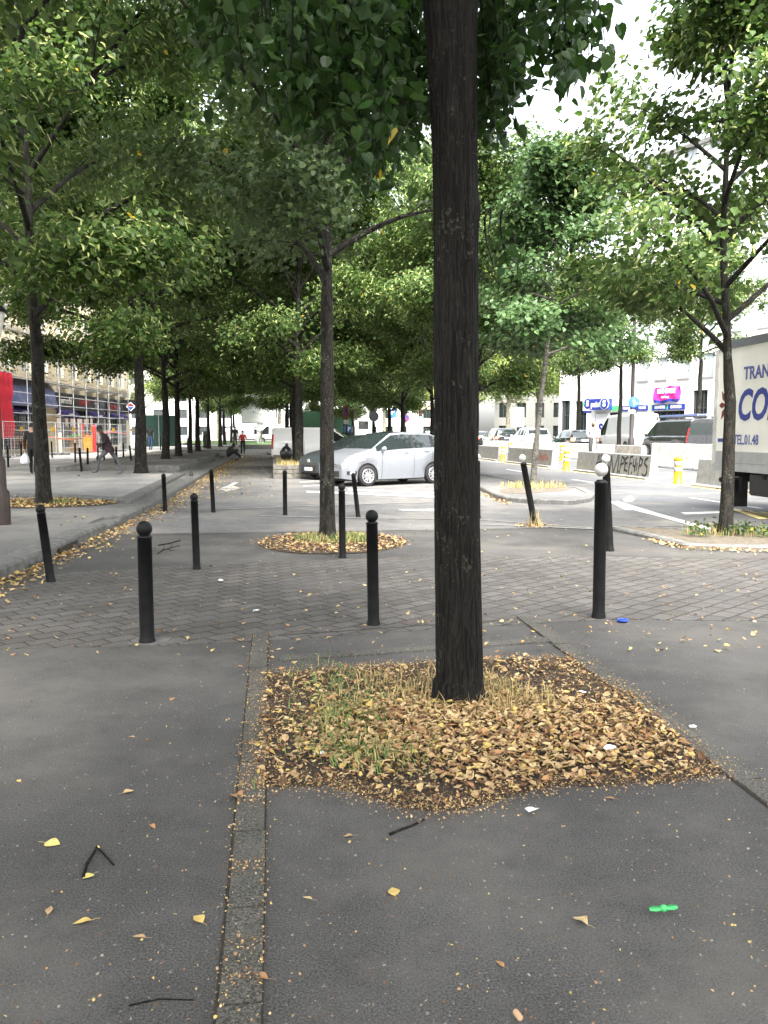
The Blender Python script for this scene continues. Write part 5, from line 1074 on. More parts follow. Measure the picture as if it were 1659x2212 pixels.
# wire fence panels on feet, goods before the shop
f0 = None
for k, (px, d) in enumerate([(105, 50.5), (152, 53), (193, 57), (238, 60), (279, 64), (40, 47)]):
    q = Vector(((px - CX) / F * d, d, Z2)); lab = ['wire fence panel beside the pale wooden post before the shop', 'wire fence panel in front of the supermarket door, with yellow tag', 'wire fence panel in front of the pallets', 'wire fence panel behind the running man', 'wire fence panel with green sheeting by the building corner', 'wire fence panel beside the red netting'][k]
    if f0 is None:
        f0 = thing('fence_panel', lab, 'fence', q, R(78), 'wire fence panels of the building site'); b = MB(); w_ = 1.7
        for x in (-w_, w_): b.tube([(x, 0, .05), (x, 0, 2.0)], .025, 6)
        for z in (.15, 1.05, 1.97): b.tube([(-w_, 0, z), (w_, 0, z)], .022, 6)
        b.build('frame', STEEL, f0); b = MB()
        for i in range(1, 16): b.tube([(-w_ + i * w_ / 8, 0, .15), (-w_ + i * w_ / 8, 0, 1.97)], .006, 3)
        for i in range(1, 9): b.tube([(-w_, 0, .15 + i * .2), (w_, 0, .15 + i * .2)], .006, 3)
        b.build('mesh', STEEL, f0)
        for x in (-w_, w_): b = MB(); b.box(x - .12, x + .12, -.35, .35, 0, .14, 0, None, .02); b.build('foot', pm('fence_foot', (.1, .1, .1), .8), f0)
        b = MB(); b.box(.4, .75, -.03, -.024, 1.45, 1.7); b.build('tag', YELL, f0)
    else: dup(f0, q, R(78 + 6 * (k % 3)), lab)
gs = thing('green_hoarding', 'dark green sheeted hoarding closing the site past the hanging sign', 'hoarding', (-22.2, 76, Z2), R(60)); b = MB(); b.box(0, 5, -.03, .03, .1, 3.0); b.build('sheet', pm('green_sheet', (.012, .045, .032), .7, var=.3), gs); b = MB(); [b.tube([(x, -.06, 0), (x, -.06, 3.1)], .03, 6) for x in (0, 2.5, 5)]; b.build('frame', STEEL, gs)
q = Vector(((176 - CX) / F * 59, 59, Z2)); t = thing('pallet_display', 'stack of wooden pallets topped with green vegetables before the supermarket', 'pallets', q, R(80))
WOOD = pm('pallet_wood', (.30, .2, .11), .8, var=.3)
for k in range(6):
    b = MB(); z = k * .16
    for x in (-.55, 0, .5): b.box(x, x + .1, -.5, .5, z, z + .1)
    for y in (-.5, -.25, 0, .25): b.box(-.6, .62, y, y + .12, z + .102, z + .14)
    b.build('pallet', WOOD, t)
b = MB()
for k in range(40): b.ball((RNG.uniform(-.6, .6), RNG.uniform(-.5, .5), 1.02 + RNG.uniform(0, .15)), RNG.uniform(.09, .15), 6)
tag(b.build('vegetables', pm('vegetable_green', (.08, .22, .04), .6, var=.4), t), kind='stuff')
q = Vector(((195.5 - CX) / F * 58.5, 58.5, Z2)); t = thing('wheelie_bin', 'orange bin standing beside the pallets', 'bin', q, R(85)); b = MB(); b.loft([[(x * k, y * k, z) for x, y in ((-.3, -.35), (.3, -.35), (.3, .35), (-.3, .35))] for z, k in ((.05, .85), (1.1, 1))], 0, True, False); b.build('body', pm('orange_bin', (.5, .2, .01), .5), t); b = MB(); b.box(-.33, .33, -.38, .38, 1.1, 1.17, 0, None, .02); b.build('lid', pm('orange_bin', ()), t)
for px, d, h, lab, m_ in ((206.5, 58, 1.9, 'thick red post by the orange bin', RED), (181, 60, 2.0, 'thin red post behind the pallets', RED), (132.5, 54, 1.35, 'pale wooden post with sloped top before the shop', pm('pale_wood', (.6, .5, .36), .8))):
    q = Vector(((px - CX) / F * d, d, Z2)); t = thing('site_post', lab, 'post', q); b = MB(); b.lathe([(.12, 0), (.12, h - .1), (.09, h), (.01, h + .02)], 12); b.build('shaft', m_, t); b = MB(); b.box(-.25, .25, -.25, .25, -.02, .05); b.build('base', CONC, t)
def tape(lab, pts, mat, nm='warning_tape'):
    b = MB(); n = len(pts)
    for a, c in zip(pts, pts[1:]): b.quad((a[0], a[1], a[2] - .03), (c[0], c[1], c[2] - .03), (c[0], c[1], c[2] + .05), (a[0], a[1], a[2] + .05)); b.quad((a[0] - .004, a[1], a[2] + .05), (c[0] - .004, c[1], c[2] + .05), (c[0] - .004, c[1], c[2] - .05), (a[0] - .004, a[1], a[2] - .05))
    return tag(b.build(nm, mat), lab, 'tape')
W3 = lambda px, py, d: tuple(D(px, py, d))
tape('orange warning tape sagging across the shop front', [W3(107, 943, 52), W3(130, 948, 53), W3(155, 949, 54), W3(175, 944, 55.5), W3(193, 937, 57)], pm('orange_tape', (.6, .14, .04), .5))
tape('red and white tape at the scaffold end behind the running man', [W3(196, 930, 58), W3(210, 936, 59), W3(240, 933, 61), W3(276, 937, 65)], pm('red_tape', (.75, .25, .25), .5))
# --- right: the white tyre shop with flats above
SR = math.atan2(-.848, .53); so_ = (14.9, 71.7, 0)
wing = [(.2, 1.25, .5, 4.3), (1.85, 3.15, .5, 4.2), (4.1, 5.35, .3, 3.2), (5.6, 6.7, 1.0, 3.2), (6.95, 9.4, .3, 3.2), (9.95, 12.8, .3, 3.2), (13.45, 14.7, .8, 4.6), (16, 17.4, .8, 4.6), (18.5, 20, .8, 4.6), (22, 24, .8, 4.6)]
wing2 = [(x, x + 1.05, z, z + 1.6) for x in (8.4, 10.1, 12.1, 14.1, 16.1, 18.4, 20.4, 22.8) for z in (5.55, 8.5, 11.4, 14.3, 17.2, 20.1)]
shopb = building('shop_building', 'white rendered block with a tyre shop on its ground floor', so_, SR, 27, 21.5, 14, WHITEB, [o for o in wing if o[0] > 7] + wing2, x0=6.8)
low_ = building('shop_annexe', 'low white corner wing of the tyre shop with tall narrow glazing', so_, SR, 6.78, 7.2, 14, WHITEB, [o for o in wing if o[1] < 6.75])
for o_ in wing:
    window(low_ if o_[1] < 6.78 else shopb, *o_[:4], FRAMED, 2 if o_[1] - o_[0] < 2 else 4, 2)
PALEG = pm('sky_painted_glass', (.42, .46, .48), .08, var=.25, scale=.6, spec=.8); PALEF = pm('mid_grey_frame', (.3, .31, .32), .5)  # reflected sky put into the pane colour of the flats
for o_ in wing2: window(shopb, *o_, PALEF, 1, 0, pane=PALEG, rail=True)
b = MB(); 
for k in range(14): b.box(-.03, .18, -.035, -.002, .2 + k * .32, .2 + k * .32 + .29)
b.build('corner_stone', pm('pale_stone', (.55, .54, .5), .8), low_)
def sbox(par, x0, x1, z0, z1, m_, y=-.12, name='sign_panel', y1=-.003): b = MB(); b.box(x0, x1, y, y1, z0, z1, 0); return b.build(name, m_, par)
o = sbox(low_, 2.75, 3.75, 3.4, 4.4, WHITE, -.02); disc(o, 'disc', 3.95, .42, BLUE, -.03).location.x = 3.28; text('S', .62, WHITE, o, (3.28, -.047, 3.95), bold=.03); disc(o, 'dot', 3.95, .1, GREENP, -.05).location.x = 2.84
sbox(low_, 2.85, 3.7, 3.22, 3.36, BLUE, -.03)
o = sbox(low_, 3.98, 5.9, 3.42, 4.3, BLUE, -.5); text('point', .62, WHITE, o, (4.62, -.505, 3.84), sx=.8, bold=.02); disc(o, 'disc', 3.88, .47, WHITE, -.505).location.x = 5.55; disc(o, 'disc', 3.88, .42, BLUE, -.52).location.x = 5.55; text('S', .66, WHITE, o, (5.55, -.538, 3.88), bold=.03); disc(o, 'dot', 3.8, .08, GREENP, -.54).location.x = 5.13
sbox(low_, 5.95, 6.74, 3.3, 3.7, GREENP, -.06)
o = sbox(low_, 4.15, 5.3, .35, 3.15, WHITE, .06, 'door_panel', .1); text('S', 1.0, BLUE, o, (4.7, .055, 1.9), bold=.05)
o = sbox(shopb, 6.9, 9.5, 3.27, 3.67, BLUE, -.1); text('PNEUMATIQUE', .26, WHITE, o, (7.65, -.105, 3.47), sx=.62, bold=.006); text('VIDANGE', .26, WHITE, o, (9.0, -.105, 3.47), sx=.62, bold=.006)
o = sbox(shopb, 9.93, 11.28, 3.27, 3.67, BLUE, -.1); text('GEOMETRIE', .3, WHITE, o, (10.65, -.105, 3.47), sx=.62, bold=.008); sbox(shopb, 9.83, 9.93, 3.27, 3.67, GREENP, -.1)
o = sbox(shopb, 11.38, 12.85, 3.27, 3.67, BLUE, -.1); text('ENTRETIEN', .3, WHITE, o, (12.1, -.105, 3.47), sx=.62, bold=.008); sbox(shopb, 11.28, 11.38, 3.27, 3.67, GREENP, -.1)
b = MB(); zz_ = lambda x: .07 * math.sin(x * 5) ; n_ = 14; P = []
for i in range(n_ + 1):
    x = 10.15 + 2.4 * i / n_
    for z in (3.8, 4.02, 4.25, 4.5, 4.75, 4.95): P.append((x, -.22 + .08 * math.sin(i * 1.1 + z * 4), z + zz_(x) * .7 + .12 * i / n_ - .06 + (.12 if i in (0, n_) else 0) * (4.4 - z)))
b.add(P, [(i * 6 + j, (i + 1) * 6 + j, (i + 1) * 6 + j + 1, i * 6 + j + 1) for i in range(n_) for j in range(5)], 0, True)
for k, p_ in enumerate(b.f): b.m[k] = 1 if k % 5 == 0 else 0
o = b.build('banner', [PINK, BLUE], shopb); text('100€ OFFERT', .46, WHITE, o, (11.4, -.345, 4.62), sx=.62, bold=.02); text('équilibrage', .2, WHITE, o, (11.3, -.345, 4.2), sx=.8, bold=.006)
disc(shopb, 'logo_disc', 4.0, .34, pm('pale_blue', (.35, .55, .75), .5), -.04).location.x = 8.75
# --- far facades across the square
def far_block(name, lab, org, rz, W, H, Dp, mat, nx, nz, z0=1.2, hz=1.6, step=3., ww=.5, pane=GLASS):
    o_ = [(W * (i + .5 - ww / 2) / nx, W * (i + .5 + ww / 2) / nx, z0 + k * step, z0 + k * step + hz) for i in range(nx) for k in range(nz)]
    t = building(name, lab, org, rz, W, H, Dp, mat, o_)
    for q in o_: window(t, *q, FRAMED, 1, 0, pane)
far_block('apartment_building', 'long pale block with dark ground-floor windows across the square', (-62, 150, 0), 0, 52, 17, 12, pm('pale_facade', (.55, .55, .52), .9), 13, 5)
far_block('apartment_building', 'white block behind the billboard and the white vans', (-9, 152, 0), R(-3), 14, 15, 12, WHITEB, 5, 4)
far_block('apartment_building', 'pale pinkish block behind the green lorry', (6, 150, 0), R(-3), 9, 16, 12, pm('pinkish_facade', (.6, .48, .42), .9), 3, 4)
far_block('apartment_building', 'low grey facade behind the queue of cars, left of the tyre shop', (15.2, 116, 0), R(-8), 22, 9.5, 10, pm('grey_facade', (.22, .22, .2), .9), 9, 3, z0=.6, hz=2, step=3.1)
# ------------------------------------------------------------------ people (local: facing +x, left is +y)
HAIR = pm('black_hair', (.012, .010, .009), .8, bump=1, bscale=80)
BASE = dict(pelvis=(0, 0, .96), waist=(0, 0, 1.1), chest=(.0, 0, 1.3), neck=(-.01, 0, 1.475), head=(.015, 0, 1.58), top=(.01, 0, 1.71),
    shl=(0, .18, 1.42), ell=(-.02, .245, 1.14), wrl=(.05, .26, .89), hal=(.07, .255, .80), shr=(0, -.18, 1.42), elr=(-.02, -.245, 1.14), wrr=(.05, -.26, .89), har=(.07, -.255, .80),
    hil=(0, .09, .92), knl=(.015, .1, .50), anl=(-.02, .1, .09), tol=(.15, .115, .035), hir=(0, -.09, .92), knr=(.015, -.1, .50), anr=(-.02, -.1, .09), tor=(.15, -.115, .035))
BONES = [('pelvis', 'waist', 'top'), ('waist', 'chest', 'top'), ('chest', 'neck', 'top'), ('neck', 'head', 'skin'), ('head', 'top', 'skin'),
    ('chest', 'shl', 'top'), ('shl', 'ell', 'slv'), ('ell', 'wrl', 'slv'), ('wrl', 'hal', 'skin'), ('chest', 'shr', 'top'), ('shr', 'elr', 'slv'), ('elr', 'wrr', 'slv'), ('wrr', 'har', 'skin'),
    ('pelvis', 'hil', 'bot'), ('hil', 'knl', 'bot'), ('knl', 'anl', 'bot'), ('anl', 'tol', 'shoe'), ('pelvis', 'hir', 'bot'), ('hir', 'knr', 'bot'), ('knr', 'anr', 'bot'), ('anr', 'tor', 'shoe')]
RAD = dict(pelvis=.135, waist=.13, chest=.15, neck=.058, head=.088, top=.075, shl=.075, ell=.05, wrl=.034, hal=.036, hil=.10, knl=.068, anl=.05, tol=.046)
def person(label, loc, rotz, mats, pose=None, hgt=1.75, bulk=1., hair=HAIR, hairkind='short', mask=None, forearm=None, extra=None):
    t = thing('person', label, 'person', loc, rotz); J = {k: Vector(v) for k, v in BASE.items()}
    if pose: J.update({k: Vector(v) for k, v in pose.items()})
    k_ = hgt / 1.75; J = {k: v * k_ for k, v in J.items()}; names = list(J); me = bpy.data.meshes.new('person_frame')
    me.from_pydata([tuple(J[n]) for n in names], [(names.index(a), names.index(b_)) for a, b_, _ in BONES], [])
    o = bpy.data.objects.new('person_frame', me); COL.objects.link(o); md = o.modifiers.new('Skin', 'SKIN'); sv = me.skin_vertices[0].data
    for i, n in enumerate(names):
        r = RAD.get(n, RAD.get(n[:-1] + 'l', .05)) * k_; r *= bulk if n in ('pelvis', 'waist', 'chest') or n[:2] in ('sh', 'hi', 'kn', 'el') else 1
        sv[i].radius = (r, r); sv[i].use_root = n == 'pelvis'
    sb = o.modifiers.new('Sub', 'SUBSURF'); sb.levels = sb.render_levels = 2
    dg = bpy.context.evaluated_depsgraph_get(); m2 = bpy.data.meshes.new_from_object(o.evaluated_get(dg)); bpy.data.objects.remove(o)
    keys = ['top', 'slv', 'bot', 'skin', 'shoe']; m2.materials.clear()
    for q in keys: m2.materials.append(mats.get(q, mats['top']))
    for p in m2.polygons:
        c = p.center; best = 1e9; bi = 0
        for a, b_, z in BONES:
            A_, B_ = J[a], J[b_]; d = B_ - A_; s_ = max(0, min(1, (c - A_).dot(d) / max(1e-9, d.length_squared))); ds = (c - A_ - d * s_).length / max(.03, RAD.get(a, .06))
            if ds < best:
                best = ds; bi = keys.index(z)
                if z == 'slv' and forearm and a[:2] == 'el': bi = 3
                if z == 'skin' and a == 'neck' and s_ < .1: bi = 0
                if b_ == 'neck' and s_ > .8: bi = 3
                if a == 'pelvis' and s_ < .35: bi = 2
        p.material_index = bi; p.use_smooth = True
    b = MB()
    hd = J['head']; up = (J['top'] - J['neck']).normalized(); fw = Vector((1, 0, 0)); fw = (fw - up * fw.dot(up)).normalized()
    if pose and 'look' in pose: fw = Vector(pose['look']).normalized(); fw = (fw - up * fw.dot(up)).normalized()
    lt_ = up.cross(fw); HM = Matrix.Translation(hd) @ Matrix((fw, lt_, up)).transposed().to_4x4(); r = .088 * k_; HM = HM @ Matrix.Translation((0, 0, r * .36))
    b.loft([[(r * .86, y * r, z * r) for y, z in ((-.2, -.25), (.2, -.25), (.08, .25), (-.08, .25))], [(r * 1.16, y * r, z * r) for y, z in ((-.1, -.2), (.1, -.2), (.05, -.05), (-.05, -.05))]], 3, True, True, HM)
    for s_ in (1, -1):
        b.ball((r * .86, s_ * r * .36, r * .22), r * .13, 8, 5, (1, 1, 1), HM); b.ball((r * .05, s_ * r * .98, 0), r * .25, 8, 3, (.7, .35, 1), HM)
    b.ball((r * .9, 0, -r * .48), r * .3, 8, 6, (.25, 1, .22), HM)
    # fingers and thumb
    for sd_, s_ in (('l', 1), ('r', -1)):
        a, h = J['wr' + sd_], J['ha' + sd_]; d = (h - a).normalized(); sidev = d.cross(Vector((0, s_, 0)) if abs(d.y) < .8 else Vector((0, 0, 1))).normalized(); nrm_ = sidev.cross(d)
        for q, (o_, l_) in enumerate(((-.027, .062), (-.009, .072), (.009, .068), (.027, .052))):
            st = h + sidev * o_ + d * .012; b.tube([st, st + d * l_ * .5 + nrm_ * .004 * s_, st + d * l_ * .85 - nrm_ * .018 * s_], [.0095, .0085, .006], 6, 3)
        st = a + d * .03 - sidev * .03; b.tube([st, st + d * .035 - sidev * .022, st + d * .065 - sidev * .022], [.011, .0095, .007], 6, 3)
    for sd_ in 'lr':   # shoe soles
        a, h = J['an' + sd_], J['to' + sd_]; d = h - a; d.z = 0
    base = len(m2.vertices); bm = bmesh.new(); bm.from_mesh(m2); m3 = bpy.data.meshes.new('tmp'); m3.from_pydata(b.v, [], b.f); m3.polygons.foreach_set('material_index', b.m); m3.polygons.foreach_set('use_smooth', b.s); bm.from_mesh(m3); bm.to_mesh(m2); bm.free()
    m2.materials.append(pm('eye_dark', (.02, .02, .02), .2)); m2.materials.append(pm('lips', (.16, .07, .05), .5))
    body = bpy.data.objects.new('body', m2); COL.objects.link(body); body.parent = t
    if hairkind:
        b = MB(); rr_ = r * 1.1; N_ = 14; rings = []
        for i in range(7):
            th = math.pi * (.02 + .5 * i / 6 * (1.0 if hairkind == 'short' else 1.25)); rings.append([(rr_ * math.sin(th) * math.cos(2 * math.pi * j / N_) * 1.0 - r * .1, rr_ * .96 * math.sin(th) * math.sin(2 * math.pi * j / N_), rr_ * 1.12 * math.cos(th) + r * .42 - (0 if i < 6 else (.35 * r * (1 - math.cos(2 * math.pi * j / N_)) / 2))) for j in range(N_)])
        b.loft(rings, 0, True, True, HM); b.build('hair' if hairkind != 'cap' else 'cap', hair, t)
    if mask:
        b = MB(); b.loft([[(r * .75, -r * .7, z * r), (r * 1.08, -r * .4, z * r), (r * 1.2, 0, z * r), (r * 1.08, r * .4, z * r), (r * .75, r * .7, z * r)] for z in (-.85, -.4, -.02)], 0, False, True, HM); b.build('face_mask', mask, t)
    return t, J, HM
CLO = lambda n, c: pm('cloth_' + n, c, .85, var=.2, scale=14, bump=.3, bscale=30)
BLKC, GREYC, MARO, TROU, REDC, WHC, JEAN, OLIV, DKGR = CLO('black', (.005, .005, .006)), CLO('grey_marl', (.075, .075, .08)), CLO('maroon', (.018, .0035, .006)), CLO('dark_trousers', (.02, .02, .024)), CLO('red', (.3, .015, .012)), CLO('white', (.72, .72, .74)), CLO('jeans', (.025, .045, .11)), CLO('olive', (.05, .055, .045)), CLO('dark_grey', (.05, .05, .055))
MASKM = pm('mask_cloth', (.6, .68, .72), .8)
# man in black suit, walking away, half behind the lamp-side tree
p = G(72, 1024, Z2); pt_, J, HM = person('balding man in a black suit carrying a white bag, half hidden by the forked tree', p, R(100), dict(top=BLKC, slv=BLKC, bot=BLKC, skin=SKIN2, shoe=BLKC), dict(anl=(.16, .1, .09), tol=(.33, .11, .04), knl=(.16, .1, .52), anr=(-.22, -.1, .13), tor=(-.08, -.11, .04), knr=(.02, -.1, .5)), 1.66, 1.12)
h = J['hal']; bg_ = thing('carrier_bag', 'white carrier bag hanging from the hand of the man in the black suit', 'bag', Vector(p) + Matrix.Rotation(R(100), 3, 'Z') @ (h + Vector((0, 0, -.09)))); b = MB(); b.loft([[(x * k, y * k, z) for x, y in ((-.1, -.16), (.1, -.16), (.12, 0), (.1, .17), (-.1, .16), (-.11, 0))] for z, k in ((-.33, .8), (-.28, 1.05), (-.1, .9), (-.02, .35))], 0, True, True); b.build('bag', WHC, bg_)
b = MB(); b.tube([(0, -.03, -.03), (0, -.02, .06), (0, .02, .06), (0, .03, -.03)], .006, 5); b.build('handle', WHC, bg_)
# running man
p = G(236, 1026, Z2); rm, J, HM = person('young man in maroon sleeved jacket and grey joggers running across the terrace', p, R(180), dict(top=MARO, slv=BLKC, bot=GREYC, skin=SKIN1, shoe=pm('running_shoe', (.12, .12, .13), .6, var=.7, scale=20)),
    dict(pelvis=(-.02, 0, .85), waist=(.02, 0, 1.0), chest=(.1, 0, 1.18), neck=(.2, .0, 1.35), head=(.26, 0, 1.44), top=(.29, 0, 1.57), shl=(.1, .17, 1.3), shr=(.14, -.17, 1.3), ell=(.02, .26, 1.05), wrl=(.2, .2, .95), hal=(.27, .16, .94), elr=(.1, -.27, 1.04), wrr=(.3, -.16, .98), har=(.36, -.1, .99),
         hil=(-.02, .09, .82), hir=(-.02, -.09, .82), knl=(.28, .1, .55), anl=(.36, .1, .12), tol=(.54, .11, .1), knr=(-.24, -.1, .47), anr=(-.42, -.1, .1), tor=(-.25, -.11, .035), look=(.8, .55, 0)), 1.72, .92)
b = MB()
for kn in ('knl', 'knr'): b.ball(J[kn] + Vector((.035, 0, 0)), .075, 10, 0, (.75, 1, 1.3))
b.build('knee_patch', BLKC, rm)
b = MB(); b.loft([[(.0 + z * .12 - .05 + .17 * math.cos(a) * w_, .2 * math.sin(a) * w_, .75 + z * .3) for a in [2 * math.pi * q / 14 for q in range(14)]] for z, w_ in ((0, 1.0), (.5, .86), (1, .66))], 0, False, True); b.build('jacket_hem', MARO, rm)
# man in grey jacket walking to us on the plaza
p = Vector(((327 - CX) / F * 62, 62, Z2 + .1)); person('man in open grey jacket and blue jeans walking beyond the plaza bollards', p, R(-90), dict(top=BLKC, slv=GREYC, bot=JEAN, skin=SKIN1, shoe=BLKC), dict(anl=(.12, .1, .09), tol=(.28, .11, .04), anr=(-.15, -.1, .1), tor=(0, -.11, .04)))
# people sitting on the kerb
sit = dict(pelvis=(0, 0, .13), waist=(.04, 0, .27), chest=(.14, 0, .46), neck=(.26, 0, .6), head=(.33, 0, .67), top=(.38, 0, .79), shl=(.14, .19, .56), shr=(.14, -.19, .56), ell=(.3, .24, .38), wrl=(.5, .15, .36), hal=(.58, .12, .38), elr=(.3, -.24, .38), wrr=(.5, -.12, .4), har=(.58, -.06, .42),
    hil=(.02, .1, .11), hir=(.02, -.1, .11), knl=(.42, .13, .32), anl=(.72, .14, .05), tol=(.87, .15, .02), knr=(.44, -.12, .28), anr=(.86, -.12, -.04), tor=(.95, -.13, .05))
q = AV(50.6, -2.62, Z1 + .01); person('man in olive jacket sitting on the kerb with legs stretched out', q, AVROT - math.pi / 2 - .25, dict(top=OLIV, slv=OLIV, bot=TROU, skin=SKIN1, shoe=pm('white_trainer', (.6, .6, .6), .6)), sit)
q = AV(51.7, -2.72, Z1 + .01); person('hunched person in black with a pinkish cap sitting beside the man in olive', q, AVROT - math.pi / 2 + .1, dict(top=BLKC, slv=BLKC, bot=TROU, skin=SKIN2, shoe=BLKC), dict(sit, chest=(.2, 0, .44), neck=(.34, 0, .55), head=(.42, 0, .6), top=(.5, 0, .68)), hair=pm('pink_cap', (.5, .33, .28), .8), hairkind='cap')
p = Vector(((525.5 - CX) / F * 62, 62, .01)); person('man in red T-shirt with face mask walking down the path', p, R(-80), dict(top=REDC, slv=REDC, bot=BLKC, skin=SKIN2, shoe=BLKC), dict(anl=(.14, .09, .09), tol=(.3, .1, .04), anr=(-.14, -.09, .1), tor=(0, -.1, .04), ell=(.02, .27, 1.16), wrl=(.22, .2, 1.1), hal=(.29, .17, 1.13)), 1.73, 1.05, mask=MASKM, forearm=True)
p = Vector(((509 - CX) / F * 73, 73, .36)); person('man in black jacket with white face mask standing by the kerb trees', p, R(-88), dict(top=BLKC, slv=BLKC, bot=TROU, skin=SKIN1, shoe=pm('white_trainer', ())), None, 1.78, 1.1, mask=WHC)
p = Vector(((566 - CX) / F * 97, 97, .40)); person('man in sleeveless top and shorts crossing the lawn edge', p, R(185), dict(top=CLO('brown', (.12, .05, .045)), slv=SKIN1, bot=CLO('khaki', (.16, .15, .11)), skin=SKIN1, shoe=WHC), dict(anl=(.3, .09, .1), tol=(.45, .1, .05), knl=(.18, .1, .52), anr=(-.2, -.1, .12), tor=(-.05, -.1, .05), elr=(.15, -.3, 1.25), wrr=(.35, -.2, 1.35), har=(.42, -.15, 1.37)), 1.75, hairkind='cap', hair=WHC)
p = Vector(((440 - CX) / F * 110, 110, .25)); person('woman in cream top and dark trousers at the far street', p, R(200), dict(top=CLO('cream', (.5, .45, .35)), slv=CLO('cream', ()), bot=TROU, skin=SKIN2, shoe=BLKC), None, 1.65, .9, hairkind='long')
# man on a kick scooter in the cycle lane
sx = Vector(((1279 - CX) / F * 39.5, 39.5, .12)); scot, J, HM = person('bearded bald man in pale grey top riding a kick scooter behind the barrier', sx + Vector((0, 0, .17)), R(-95), dict(top=pm('pale_marl', (.36, .36, .39), .85, var=.2, scale=12), slv=pm('pale_marl', ()), bot=GREYC, skin=pm('skin_brown', (.17, .095, .06), .55), shoe=DKGR),
    dict(ell=(.08, .27, 1.17), wrl=(.28, .2, 1.02), hal=(.35, .19, 1.0), elr=(.08, -.27, 1.17), wrr=(.28, -.2, 1.02), har=(.35, -.19, 1.0), anl=(.1, .05, .06), tol=(.26, .06, .03), anr=(-.2, -.05, .06), tor=(-.04, -.06, .03), knl=(.1, .08, .5), knr=(-.06, -.09, .5)), 1.84, 1.08, hairkind=None)
b = MB(); r = .088 * 1.05; b.ball((r * .55, 0, -r * .62), r * .62, 10, 0, (.85, 1.15, .85), HM); b.build('beard', HAIR, scot)
ks = thing('kick_scooter', 'white kick scooter ridden by the bearded man', 'scooter', sx, R(-95))
b = MB(); b.box(-.45, .45, -.075, .075, .1, .16, 0, None, .02); b.build('deck', DKGR, ks); b = MB(); b.tube([(.5, 0, .12), (.42, 0, 1.2)], .03, 8); b.build('stem', WHITE, ks)
b = MB(); b.tube([(.4, -.28, 1.19), (.4, .28, 1.19)], .018, 8); b.build('handlebar', DARKP, ks); b = MB(); b.box(.36, .5, -.06, .06, .55, 1.1, 0, None, .02); b.build('front_bag', WHITE, ks)
for x in (-.5, .55): b = MB(); b.lathe([(.03, -.022), (.1, -.022), (.11, 0), (.1, .022), (.03, .022)], 16, 0, Matrix.Translation((x, 0, .11)) @ Matrix.Rotation(math.pi / 2, 4, 'X')); b.build('wheel', RUBBER, ks)
# pigeons
PIG = pm('pigeon_grey', (.035, .037, .045), .6, var=.4, scale=20); pg0 = None
for px, py, zz, rz, lab in [(512, 997, 0, 40, 'dark pigeon pecking at the feet of the seated man'), (477, 992, Z1, 170, 'dark pigeon on the kerb behind the seated man'), (581, 985, 0, 200, 'dark pigeon on the path near the stone planters'), (413.5, 1034, Z1, 100, 'dark pigeon on the kerb step beyond the upper terrace end')]:
    q = G(px, py, zz)
    if pg0 is None:
        pg0 = t = thing('pigeon', lab, 'bird', q, R(rz), 'pigeons'); b = MB()
        b.tube([(-.2, 0, .10), (-.13, 0, .115), (-.06, 0, .125), (.02, 0, .135), (.08, 0, .155), (.115, 0, .2), (.135, 0, .235), (.155, 0, .24), (.185, 0, .228)], [.012, .035, .055, .065, .055, .032, .03, .024, .004], 12); b.build('body', PIG, t)
        for s_ in (1, -1): b = MB(); b.tube([(0, s_ * .025, .09), (.005, s_ * .028, .0), (.035, s_ * .03, .003)], .006, 5); b.build('leg', pm('pigeon_leg', (.3, .08, .07), .6), t)
        for s_ in (1, -1): b = MB(); b.ball((-.03, s_ * .05, .13), .06, 10, 0, (1.6, .3, .6)); b.build('wing', pm('pigeon_wing', (.06, .062, .07), .6), t)
    else: dup(pg0, q, R(rz), lab)
